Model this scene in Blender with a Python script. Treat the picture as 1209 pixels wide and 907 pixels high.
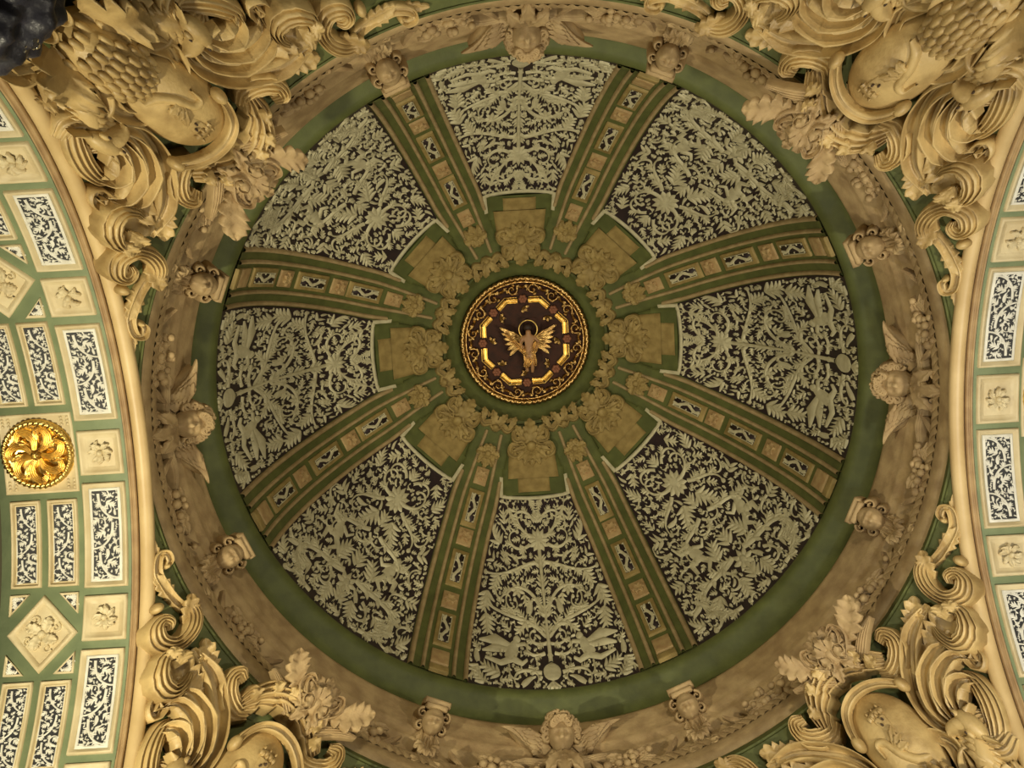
import bpy, math, random
import numpy as np
from mathutils import Matrix, Vector
for o in list(bpy.data.objects): bpy.data.objects.remove(o)
SC = bpy.context.scene; COL = SC.collection
PI = math.pi
rnd = random.Random(7)

# ------------------------------------------------------------------ camera
# world: X = right in the picture, Y = down in the picture, Z = up (away from the camera on the church floor)
FPX = 1254.73
CR = np.array([[0.99829514, 0.05356976, -0.02317529], [-0.05644239, 0.98714839, -0.14950692], [0.0148684, 0.1505601, 0.98848904]])
CP = np.array([-0.61529, -2.33997, 0.0])
cam = bpy.data.cameras.new('camera'); co = bpy.data.objects.new('camera', cam); COL.objects.link(co)
cam.sensor_width = 36; cam.sensor_fit = 'HORIZONTAL'; cam.lens = FPX/1209*36; cam.clip_end = 200
m = Matrix(((CR[0][0], -CR[1][0], -CR[2][0], CP[0]), (CR[0][1], -CR[1][1], -CR[2][1], CP[1]), (CR[0][2], -CR[1][2], -CR[2][2], CP[2]), (0, 0, 0, 1)))
co.matrix_world = m; SC.camera = co

# ------------------------------------------------------------------ light
w = bpy.data.worlds.new('church_air'); SC.world = w; w.use_nodes = True
w.node_tree.nodes['Background'].inputs[0].default_value = (1.0, .80, .52, 1)
w.node_tree.nodes['Background'].inputs[1].default_value = .04
def area(name, loc, target, size, power, col):
    l = bpy.data.lights.new(name, 'AREA'); l.energy = power; l.color = col; l.shape = 'DISK'; l.size = size
    o = bpy.data.objects.new(name, l); COL.objects.link(o); o.location = loc
    d = Vector(target)-Vector(loc); o.rotation_euler = d.to_track_quat('-Z', 'Y').to_euler(); return o
area('lamp_left', (-5.6, 1.6, 5.5), (-4.6, -.3, 12), .30, 520, (1, .90, .63))
area('lamp_left', (-2.2, 6.0, 6.0), (-3.2, 2.0, 12.5), .4, 50, (1, .86, .58))
area('lamp_right', (5.3, 1.8, 5.0), (4.3, 0, 12), .30, 350, (1, .90, .68))
area('lamp_right', (3.2, .5, 5.5), (6.2, 0, 12), .4, 90, (.92, .95, 1.0))
for o in (area('dome_fill', (-.5, 7.5, 1.5), (0, -1.6, 15), 1.2, 66, (1, .88, .62)), area('dome_fill', (1.2, -7.5, 2.0), (0, 2.2, 15), 1.0, 100, (1, .87, .60))): o.data.spread = math.radians(58)  # added fill lights that brighten the dome alone, no real nave lamps
SC.view_settings.view_transform = 'Standard'; SC.view_settings.look = 'None'
SC.view_settings.gamma = 1; SC.view_settings.exposure = 0.0

# ------------------------------------------------------------------ materials
def mat(name, col, col2=None, rough=.75, metal=0, scale=3.0, bump=.15, bscale=25, lo=.35, hi=.65):
    mt = bpy.data.materials.new(name); mt.use_nodes = True; nt = mt.node_tree; b = nt.nodes['Principled BSDF']
    b.inputs['Roughness'].default_value = rough; b.inputs['Metallic'].default_value = metal
    tc = nt.nodes.new('ShaderNodeTexCoord')
    n = nt.nodes.new('ShaderNodeTexNoise'); n.inputs['Scale'].default_value = scale; n.inputs['Detail'].default_value = 6
    nt.links.new(tc.outputs['Object'], n.inputs['Vector'])
    r = nt.nodes.new('ShaderNodeValToRGB'); r.color_ramp.elements[0].position = lo; r.color_ramp.elements[1].position = hi
    r.color_ramp.elements[0].color = (*(col2 or col), 1); r.color_ramp.elements[1].color = (*col, 1)
    nt.links.new(n.outputs['Fac'], r.inputs[0]); nt.links.new(r.outputs[0], b.inputs['Base Color'])
    if bump:
        n2 = nt.nodes.new('ShaderNodeTexNoise'); n2.inputs['Scale'].default_value = bscale; n2.inputs['Detail'].default_value = 4
        nt.links.new(tc.outputs['Object'], n2.inputs['Vector'])
        bp = nt.nodes.new('ShaderNodeBump'); bp.inputs['Strength'].default_value = bump; bp.inputs['Distance'].default_value = .02
        nt.links.new(n2.outputs['Fac'], bp.inputs['Height']); nt.links.new(bp.outputs[0], b.inputs['Normal'])
    return mt
M = dict(
    cream=mat('cream_stucco', (.57, .415, .18), (.33, .22, .085), .45, scale=2.6, bump=.3, lo=.38, hi=.60),
    corn=mat('cornice_stucco', (.47, .34, .17), (.31, .21, .10), .7, scale=4, bump=.3),
    rib=mat('ochre_moulding', (.44, .33, .17), (.32, .23, .11), .7, scale=5),
    tab=mat('ochre_tablet', (.36, .265, .095), (.24, .17, .055), .7, scale=6),
    pink=mat('rosy_stucco', (.46, .33, .15), (.36, .23, .10), .7, scale=8),
    green=mat('green_paint', (.112, .130, .034), (.078, .092, .024), .65, scale=4),
    sgreen=mat('sage_green_paint', (.19, .235, .125), (.15, .19, .10), .6, scale=4),
    lime=mat('pale_lime_relief', (.60, .56, .37), (.48, .44, .28), .7, scale=7),
    white=mat('white_relief', (.72, .71, .64), (.62, .60, .52), .6, scale=8),
    plum=mat('dark_plum_ground', (.024, .012, .014), (.014, .008, .01), .6, scale=5),
    black=mat('black_ground', (.02, .02, .022), None, .6),
    roll=mat('cream_roll', (.64, .48, .24), (.52, .37, .17), .45, scale=2, bump=.08),
    brown=mat('brown_moulding', (.42, .29, .14), (.30, .19, .09), .6, scale=4),
    line=mat('dark_joint', (.06, .035, .02), None, .8),
    soff=mat('pale_coffer_frame', (.62, .53, .33), (.52, .42, .24), .55, scale=3),
    gold=mat('gilding', (.90, .66, .22), (.60, .38, .10), .33, 1, scale=9, bump=.04),
    ogold=mat('old_gilding', (.60, .40, .15), (.30, .17, .06), .30, 1, scale=12, bump=.3),
    red=mat('dark_red_ground', (.050, .013, .005), (.025, .007, .003), .8, 0, scale=6),
    rose=mat('rosy_flower', (.28, .11, .06), None, .6),
    flesh=mat('painted_flesh', (.38, .20, .09), None, .5),
    hair=mat('painted_dark_hair', (.03, .015, .01), None, .6),
    gloss=mat('black_gloss', (.012, .012, .018), (.03, .03, .045), .42, 0, scale=6, bump=.5, bscale=14),
    glint=mat('glint_mirror', (.9, .9, .9), None, .05, 1),  # mirror-bright stand-in for the highlights on the dark canopy
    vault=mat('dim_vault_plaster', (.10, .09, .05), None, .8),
)

# ------------------------------------------------------------------ mesh tools
class MB:
    def __init__(s): s.V = []; s.F = []; s.n = 0
    def add(s, V, F):
        V = np.asarray(V, float).reshape(-1, 3); F = np.asarray(F, int) + s.n
        s.V.append(V); s.F.append(F); s.n += len(V)
    def grid(s, P, cu=False, cv=False):
        n, m = P.shape[:2]; I = np.arange(n*m).reshape(n, m)
        if cu: I = np.vstack([I, I[:1]])
        if cv: I = np.hstack([I, I[:, :1]])
        F = np.stack([I[:-1, :-1], I[1:, :-1], I[1:, 1:], I[:-1, 1:]], -1).reshape(-1, 4)
        s.add(P.reshape(-1, 3), F)
    def mesh(s, name, mt, shift=(0, 0, 0), smooth=True):
        V = np.concatenate(s.V) - np.array(shift); F = np.concatenate(s.F)
        me = bpy.data.meshes.new(name)
        me.vertices.add(len(V)); me.vertices.foreach_set('co', V.astype(np.float32).ravel())
        me.loops.add(F.size); me.loops.foreach_set('vertex_index', F.ravel().astype(np.int32))
        me.polygons.add(len(F)); me.polygons.foreach_set('loop_start', np.arange(0, F.size, 4, dtype=np.int32))
        me.polygons.foreach_set('loop_total', np.full(len(F), 4, dtype=np.int32))
        if smooth: me.polygons.foreach_set('use_smooth', np.ones(len(F), dtype=bool))
        me.update(calc_edges=True); me.validate(); me.materials.append(M[mt]); return me
def catmull(P, n):
    P = np.asarray(P, float)
    if len(P) == 2: return P[0]+(P[1]-P[0])*np.linspace(0, 1, n)[:, None]
    Q = np.vstack([2*P[0]-P[1], P, 2*P[-1]-P[-2]]); k = len(P)-1
    t = np.linspace(0, k-1e-6, n); i = t.astype(int); f = (t-i)[:, None]
    a, b, c, d = Q[i], Q[i+1], Q[i+2], Q[i+3]
    return .5*((2*b)+(-a+c)*f+(2*a-5*b+4*c-d)*f**2+(-a+3*b-3*c+d)*f**3)
def perp2(P):
    T = np.gradient(P, axis=0); T /= (np.linalg.norm(T, axis=1)[:, None]+1e-9); return T, np.c_[-T[:, 1], T[:, 0]]
PROF = {
    'chan': ([-1, -1.02, -.9, -.72, -.5, -.15, 0, .15, .5, .72, .9, 1.02, 1], [-1, .3, .95, .9, .45, .35, .6, .35, .45, .9, .95, .3, -1]),
    'tube': ([-1, -.95, -.7, -.38, 0, .38, .7, .95, 1], [-1, .1, .66, .93, 1, .93, .66, .1, -1]),
    'flat': ([-1, -1, -.85, .85, 1, 1], [-1, .8, 1, 1, .8, -1]),
    'roof': ([-1, 0, 1], [0, 1, 0]),
}
a_ = np.linspace(-1, 1, 25)
PROF['ridge'] = (np.r_[-1, a_, 1], np.r_[-1, .35+.45*np.sqrt(1-a_**2*.98)+.16*np.cos(a_*PI*5), -1])
SKIRT = [None]
def ribbon(mb, S, P, w, h, prof='chan', n=40, h0=0., serr=0, sa=.2):
    """band along a path drawn on the surface S; w half width, h height, both may be lists"""
    P = catmull(P, n); T, N = perp2(P); s = np.linspace(0, 1, n)
    w = np.interp(s, np.linspace(0, 1, len(w)), w) if np.ndim(w) else np.full(n, w)
    h = np.interp(s, np.linspace(0, 1, len(h)), h) if np.ndim(h) else np.full(n, h)
    H0 = np.interp(s, np.linspace(0, 1, len(h0)), h0) if np.ndim(h0) else np.full(n, h0)
    if SKIRT[0]: w = w*.86
    if serr: w = w*(1-sa*((s*serr) % 1))
    pa, ph = (np.array(x, float) for x in PROF[prof])
    A = P[:, 0][:, None]+N[:, 0][:, None]*w[:, None]*pa; B = P[:, 1][:, None]+N[:, 1][:, None]*w[:, None]*pa
    low = -H0*.9-.02 if SKIRT[0] is None else np.maximum(-H0-.02, h*.25-SKIRT[0])
    Hh = H0[:, None]+np.where(ph < 0, low[:, None], h[:, None]*ph)
    mb.grid(S(A, B, Hh))
def spiral(c, r0, a0, turns, d=1, r1=.18, n=16):
    t = np.linspace(0, 1, n); r = r0*(1-(1-r1)*t**.85); a = a0+d*turns*2*PI*t
    return np.c_[c[0]+r*np.cos(a), c[1]+r*np.sin(a)]
def leaf(mb, S, base, tip, W, H, lobes=5, curl=.6, bend=0., h0=.03, n=30, m=11, cup=.25):
    base = np.array(base, float); tip = np.array(tip, float); D = tip-base; L = np.hypot(*D); T = D/L; N = np.array([-T[1], T[0]])
    s = np.linspace(0, 1, n); c = base+D*s[:, None]+N*(bend*L*np.sin(PI*s))[:, None]
    Tc, Nc = perp2(c)
    env = np.maximum(.30*(1-s), np.sin(PI*np.clip(s*.93+.07, 0, 1))**.75)
    w = W*env*(.50+.50*((s*lobes) % 1)**.7)
    a = np.linspace(-1, 1, m); aa = np.abs(a)
    A = c[:, 0][:, None]+Nc[:, 0][:, None]*w[:, None]*a+Tc[:, 0][:, None]*W*.35*aa*env[:, None]
    B = c[:, 1][:, None]+Nc[:, 1][:, None]*w[:, None]*a+Tc[:, 1][:, None]*W*.35*aa*env[:, None]
    hh = h0+H*np.sin(PI*s*(.5+.45*curl))
    Hh = hh[:, None]+cup*W*(a**2-.3)*env[:, None]-.12*W*np.exp(-(a/.13)**2)+.07*W*aa*np.cos(2*PI*s*lobes)[:, None]+.05*W*np.cos(a*PI*3.2)
    A = np.hstack([A[:, :1], A, A[:, -1:]]); B = np.hstack([B[:, :1], B, B[:, -1:]])
    Hh = np.hstack([Hh[:, :1]-.5*W-.03, Hh, Hh[:, -1:]-.5*W-.03])
    mb.grid(S(A, B, np.maximum(Hh, -.03)))
def blob(mb, S, c, ra, rb, rh, h0=0., ang=0., n=20, m=14, disp=None, full=False):
    u = np.linspace(0, 2*PI, n, endpoint=False); v = np.linspace(1e-3, (PI if full else PI*.6), m)
    U, V_ = np.meshgrid(u, v, indexing='ij'); r = 1. if disp is None else 1+disp(U, V_)
    x = ra*np.sin(V_)*np.cos(U)*r; y = rb*np.sin(V_)*np.sin(U)*r; z = rh*np.cos(V_)*r
    ca, sa = math.cos(ang), math.sin(ang)
    mb.grid(S(c[0]+x*ca-y*sa, c[1]+x*sa+y*ca, h0+z), cu=True)
def head(mb, S, c, sz, h0=.1, up=PI/2, tilt=0., grim=0., n=36, m=28):
    """a face looking out of the surface: sz half width"""
    u = np.linspace(0, 2*PI, n, endpoint=False); v = np.linspace(.02, PI-.02, m); U, V_ = np.meshgrid(u, v, indexing='ij')
    # pole at top of the skull
    x = np.sin(V_)*np.sin(U); y = np.cos(V_); z = np.sin(V_)*np.cos(U)
    g = lambda cx, cy, sx, sy: np.exp(-((x-cx)/sx)**2-((y-cy)/sy)**2)*(z > 0)
    d = .34*g(0, -.16, .11, .16)+.16*g(0, .12, .09, .22)-.20*(g(-.34, .10, .17, .12)+g(.34, .10, .17, .12))+.13*(g(-.34, .08, .10, .07)+g(.34, .08, .10, .07))
    d += .12*(g(-.32, .32, .26, .07)+g(.32, .32, .26, .07))*(1+grim)+.14*(g(-.48, -.25, .22, .22)+g(.48, -.25, .22, .22))
    d += .14*g(0, -.46, .2, .05)-.16*g(0, -.54, .17, .045)+.12*g(0, -.63, .16, .05)+.12*g(0, -.84, .2, .12)
    x2 = x*sz*(1-.18*(y < 0)*y*y); y2 = y*sz*1.22; z2 = z*sz*1.0+d*sz*1.8
    ct, st = math.cos(tilt), math.sin(tilt); y3 = y2*ct-z2*st; z3 = y2*st+z2*ct
    cu, su = math.cos(up-PI/2), math.sin(up-PI/2)
    mb.grid(S(c[0]+x2*cu-y3*su, c[1]+x2*su+y3*cu, h0+z3), cu=True)
def box3(mb, S, a0, a1, b0, b1, h0, h1, nb=2, bev=.0):
    """block on a surface: a, b extents, h0..h1, top shrunk by bev"""
    b = np.linspace(0, 1, nb)
    prof = [(0, h0), (0, h1-bev*.7), (bev, h1), (1-bev, h1), (1, h1-bev*.7), (1, h0)] if bev else [(0, h0), (0, h1), (1, h1), (1, h0)]
    wa = a1-a0
    aa = [a0, a0, a0+bev, a1-bev, a1, a1] if bev else [a0, a0, a1, a1]
    hh = [h0, h1-bev*.7, h1, h1, h1-bev*.7, h0] if bev else [h0, h1, h1, h0]
    bb = np.r_[b0, b0, b0+bev, np.linspace(b0+bev, b1-bev, nb)[1:-1], b1-bev, b1, b1] if bev else np.r_[b0, np.linspace(b0, b1, nb), b1]
    A = np.tile(np.array(aa), (len(bb), 1)); B = np.tile(bb[:, None], (1, len(aa))); Hh = np.tile(np.array(hh), (len(bb), 1))
    Hh[0] = h0; Hh[-1] = h0
    if bev: Hh[1] = np.minimum(Hh[1], h1-bev*.7); Hh[-2] = np.minimum(Hh[-2], h1-bev*.7)
    mb.grid(S(A, B, Hh))
def frame4(mb, S, a0, a1, b0, b1, prof, nb=10):
    """picture-frame moulding: prof = list of (inset, h) from the outside in"""
    per = []
    per += [(a0, b, 1, 0) for b in np.linspace(b0, b1, nb)][:-1]; per += [(a, b1, 0, -1) for a in np.linspace(a0, a1, 4)][:-1]
    per += [(a1, b, -1, 0) for b in np.linspace(b1, b0, nb)][:-1]; per += [(a, b0, 0, 1) for a in np.linspace(a1, a0, 4)][:-1]
    ca, cb = (a0+a1)/2, (b0+b1)/2; A = []; B = []; Hh = []
    for a, b, _, _ in per:
        ra, rb, rh = [], [], []
        for ins, h in prof:
            ra.append(min(max(a, a0+ins), a1-ins)); rb.append(min(max(b, b0+ins), b1-ins)); rh.append(h)
        A.append(ra); B.append(rb); Hh.append(rh)
    mb.grid(S(np.array(A), np.array(B), np.array(Hh)), cu=True)

# ------------------------------------------------------------------ surfaces
RD, BD, ZR = 4.60, 6.13, 15.0                # dome: radius, rise, height of its foot
TH = np.linspace(0, PI/2, 600)
ARC = np.concatenate([[0], np.cumsum(np.hypot(np.diff(RD*np.cos(TH)), np.diff(BD*np.sin(TH))))])
def b2t(b): return np.interp(b, ARC, TH)
def t2b(t): return float(np.interp(t, TH, ARC))
def dome(a, b, h):                            # a metres across, b metres up the curve, h inwards; axis along +X
    a, b, h = np.broadcast_arrays(np.asarray(a, float), b, h); t = b2t(b); r = RD*np.cos(t); az = a/np.maximum(r, .3)
    nr = np.cos(t)*BD; nz = np.sin(t)*RD; l = np.hypot(nr, nz); rr = r-h*nr/l; z = ZR+BD*np.sin(t)-h*nz/l
    return np.stack([rr*np.cos(az), rr*np.sin(az), z], -1)
RC = 4.86
def corn(a, b, h):                            # a metres round the cornice, b height z, h inwards
    a, b, h = np.broadcast_arrays(np.asarray(a, float), b, h); az = a/RC; r = RC-h
    return np.stack([r*np.cos(az), r*np.sin(az), b+0*r], -1)
def tilted(z0, tau, r0=4.80):
    st, ct = math.sin(tau), math.cos(tau)
    def f(a, b, h):                            # b climbs inwards and up, h faces down into the room
        a, b, h = np.broadcast_arrays(np.asarray(a, float), b, h); r = r0-(b*st+h*ct); az = a/4.6
        return np.stack([r*np.cos(az), r*np.sin(az), z0+b*ct-h*st], -1)
    return f
WA, ZC = 4.793, 12.212
RS = math.sqrt(2)*WA; ZS = ZC-WA              # pendentive sphere
def pend(a, b, h):                            # a outwards along the diagonal (+X), b across
    a, b, h = np.broadcast_arrays(np.asarray(a, float), b, h); z = np.sqrt(np.maximum(RS**2-a**2-b**2, .5)); k = 1-h/RS
    return np.stack([a*k, b*k, ZS+z*k], -1)
AS, ZA = 4.358, 7.754                         # soffit radius and axis height; template arch is the LEFT one
def soff(a, b, h):                            # a = x, b = arc degrees from the crown, h into the room
    a, b, h = np.broadcast_arrays(np.asarray(a, float), b, h); p = np.radians(b); r = AS-h
    return np.stack([a+0*r, r*np.sin(p), ZA+r*np.cos(p)], -1)
DEG = math.degrees(1/AS)                      # metres -> degrees on the soffit
def plane(z0):
    def f(a, b, h):
        a, b, h = np.broadcast_arrays(np.asarray(a, float), b, h); return np.stack([a, b, z0-h], -1)
    return f
DIAG = {'TL': -135, 'TR': -45, 'BR': 45, 'BL': 135}
def ray(px, py):
    d = CR.T @ np.array([(px-604.5)/FPX, (py-453.5)/FPX, 1]); return d/np.linalg.norm(d)
def loc(px, py, h=.25):
    """picture point on the pendentive -> coordinates in its own diagonal frame"""
    d = ray(px, py); o = CP-np.array([0, 0, ZS]); b = o@d; c = o@o-(RS-h)**2; P = CP+(-b+math.sqrt(b*b-c))*d
    P = (P-[0, 0, ZS])/(1-h/RS)
    k = ('T' if py < 450 else 'B')+('L' if px < 600 else 'R'); t = math.radians(-DIAG[k])
    return np.array([P[0]*math.cos(t)-P[1]*math.sin(t), P[0]*math.sin(t)+P[1]*math.cos(t)])
def LP(pts, h=.25, side=True):
    q = np.array([loc(x, y, h) for x, y in pts])
    if side and q[:, 1].mean() < 0: q[:, 1] *= -1
    return q

# ------------------------------------------------------------------ things
def props(o, label=None, cat=None, group=None, kind=None):
    if label: o['label'] = label
    if cat: o['category'] = cat
    if group: o['group'] = group
    if kind: o['kind'] = kind
class Template:
    def __init__(s, base=(0, 0, 0)): s.base = np.array(base, float); s.parts = []
    def add(s, name, mb, mt, parent=None, kind=None, label=None, smooth=True, me=None, xf=None):
        s.parts.append((name, me or mb.mesh(name, mt, s.base if parent is None or True else 0, smooth), parent, kind, label)); return len(s.parts)-1
    def place(s, name, label, cat, group=None, az=0., kind=None):
        t = math.radians(az); Rz = Matrix.Rotation(t, 4, 'Z'); L = Rz @ Vector(s.base)
        if len(s.parts) == 1: root = bpy.data.objects.new(name, s.parts[0][1])
        else: root = bpy.data.objects.new(name, None); root.empty_display_size = .1
        root.location = L; root.rotation_euler = (0, 0, t); COL.objects.link(root); props(root, label, cat, group, kind)
        if len(s.parts) > 1:
            obs = []
            for nm, me, par, kd, lb in s.parts:
                o = bpy.data.objects.new(nm, me); COL.objects.link(o); o.parent = root if par is None else obs[par]
                props(o, lb, kind=kd); obs.append(o)
        return root
def struct(name, mb, mt, smooth=True):
    o = bpy.data.objects.new(name, mb.mesh(name, mt, (0, 0, 0), smooth)); COL.objects.link(o); o['kind'] = 'structure'; return o
def child(name, mb, mt, parent, kind=None, label=None, smooth=True):
    o = bpy.data.objects.new(name, mb.mesh(name, mt, (0, 0, 0), smooth)); COL.objects.link(o); o.parent = parent; props(o, label, kind=kind); return o
def lathe(mb, prof, n=192):
    a = np.linspace(0, 2*PI, n, endpoint=False); P = np.array([[(r*math.cos(t), r*math.sin(t), z) for r, z in prof] for t in a]); mb.grid(P, cu=True)

# ------------------------------------------------------------------ structure: dome, cornice, pendentives, arches
B0 = t2b(1.215); BP = t2b(.885)               # foot of the foliage ring; inner end of the arabesque panels
mb = MB(); prof = [(RD*math.cos(t), ZR+BD*math.sin(t)) for t in np.linspace(-.0, 1.215, 60)]; lathe(mb, prof, 128); ceiling = struct('ceiling', mb, 'green')
mb = MB(); lathe(mb, [(4.62, 15.2), (4.59, 15.02), (4.575, 14.93), (4.60, 14.84), (4.67, 14.78), (4.80, 14.74), (4.90, 14.62), (4.94, 14.45), (4.95, 14.2), (4.93, 14.08), (4.80, 14.08)]); trim1 = struct('trim_1', mb, 'green')
mb = MB(); lathe(mb, [(4.84, 14.14), (4.72, 14.14), (4.70, 14.08), (4.70, 14.02), (4.715, 13.98), (4.715, 13.9), (4.73, 13.86), (4.735, 13.72), (4.75, 13.68), (4.765, 13.60), (4.765, 13.54), (4.80, 13.50), (4.83, 13.42), (4.83, 13.35), (4.91, 13.30),
    (4.92, 12.92), (4.86, 12.86), (4.82, 12.80), (4.80, 12.72), (4.80, 12.60), (4.82, 12.52), (4.87, 12.48), (4.95, 12.46)]); trim2 = struct('trim_2', mb, 'corn')
# carved leaf edge running round the foot of the cornice
mb = MB()
for k in range(264):
    a = 2*PI*RC*k/264
    ribbon(mb, corn, [(a, 12.76), (a+.07, 12.88), (a+.19, 12.93)], [.055, .045, .004], [.02, .03, .015], 'roof', 5, h0=.05)
child('carved_leaf_edge', mb, 'corn', trim2, 'stuff')
# pendentives
mb = MB()
n = 60
for k in range(4):
    P = []
    for i in range(n+1):
        az = math.radians(-45+90*i/n); t0 = math.radians(45+90*k)
        c, s_ = math.cos(az), math.sin(az)
        # from the ring out to the square
        q = az+t0; ex = WA/max(abs(math.cos(q)), abs(math.sin(q)))
        ex += .18*(abs(math.sin(q)) > abs(math.cos(q))); r = np.linspace(WA-.02, ex, 30); z = np.sqrt(np.maximum(RS**2-r*r, 0))
        P.append(np.stack([r*math.cos(q), r*math.sin(q), ZS+z], -1))
    mb.grid(np.array(P))
lathe(mb, [(4.79, 12.19), (4.80, 12.35), (4.9, 12.55)])
pendt = struct('trim_3', mb, 'green')
# arches: profile swept round the arch axis (template: left arch)
def arch_sweep(mb, prof, p0=-82, p1=82, n=110, closed=False):
    a = np.linspace(p0, p1, n); A = np.array([[x for x, r in prof]]*n); Hh = np.array([[AS-r for x, r in prof]]*n); B = np.repeat(a[:, None], len(prof), 1)
    mb.grid(soff(A, B, Hh), cv=closed)
def circ(cx, cr, r, n=14): return [(cx+r*math.cos(2*PI*i/n), cr+r*math.sin(2*PI*i/n)) for i in range(n)]
def rotz(o, az): o.rotation_euler = (0, 0, math.radians(az))
T_arch = []
names = {0: 'left', 180: 'right', 90: 'top', 270: 'bottom'}
def arch_parts():
    out = []
    mb = MB(); arch_sweep(mb, circ(-4.775, 4.455, .085), closed=True); out.append(('roll_moulding', mb, 'roll'))
    mb = MB(); arch_sweep(mb, [(-4.80, 4.53), (-4.86, 4.50), (-4.86, 4.45), (-4.872, 4.44)]); out.append(('dark_joint', mb, 'line'))
    mb = MB(); arch_sweep(mb, [(-4.868, 4.47), (-4.868, 4.40), (-4.885, 4.385), (-4.90, 4.40), (-4.905, 4.41), (-4.91, 4.38), (-4.925, 4.365), (-4.935, 4.37), (-4.935, 4.42)]); out.append(('brown_moulding', mb, 'brown'))
    mb = MB(); arch_sweep(mb, [(-4.93, AS+.0), (-6.42, AS+.0), (-6.42, AS+.9)]); out.append(('soffit_face', mb, 'sgreen'))
    return [(nm, b.mesh(nm, mt)) for nm, b, mt in out]
AP = arch_parts()
AROOT = {}
for k, az in enumerate((0, 180, 90, 270)):
    r = bpy.data.objects.new('wall_'+names[az], AP[3][1]); COL.objects.link(r); r['kind'] = 'structure'; rotz(r, az); AROOT[az] = r
    if az == 90: r.location = (0, -.16, 0)
    if az == 270: r.location = (0, .16, 0)
    for nm, me in AP[:3]:
        o = bpy.data.objects.new(nm, me); COL.objects.link(o); o.parent = r
# plain vault closing each arm of the church
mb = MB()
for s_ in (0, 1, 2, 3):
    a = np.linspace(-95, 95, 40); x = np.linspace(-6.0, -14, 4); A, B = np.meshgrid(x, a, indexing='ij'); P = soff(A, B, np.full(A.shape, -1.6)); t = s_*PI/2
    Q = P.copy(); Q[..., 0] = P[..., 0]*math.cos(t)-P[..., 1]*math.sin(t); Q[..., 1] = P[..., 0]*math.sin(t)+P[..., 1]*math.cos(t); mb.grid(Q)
struct('trim_4', mb, 'vault')

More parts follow.
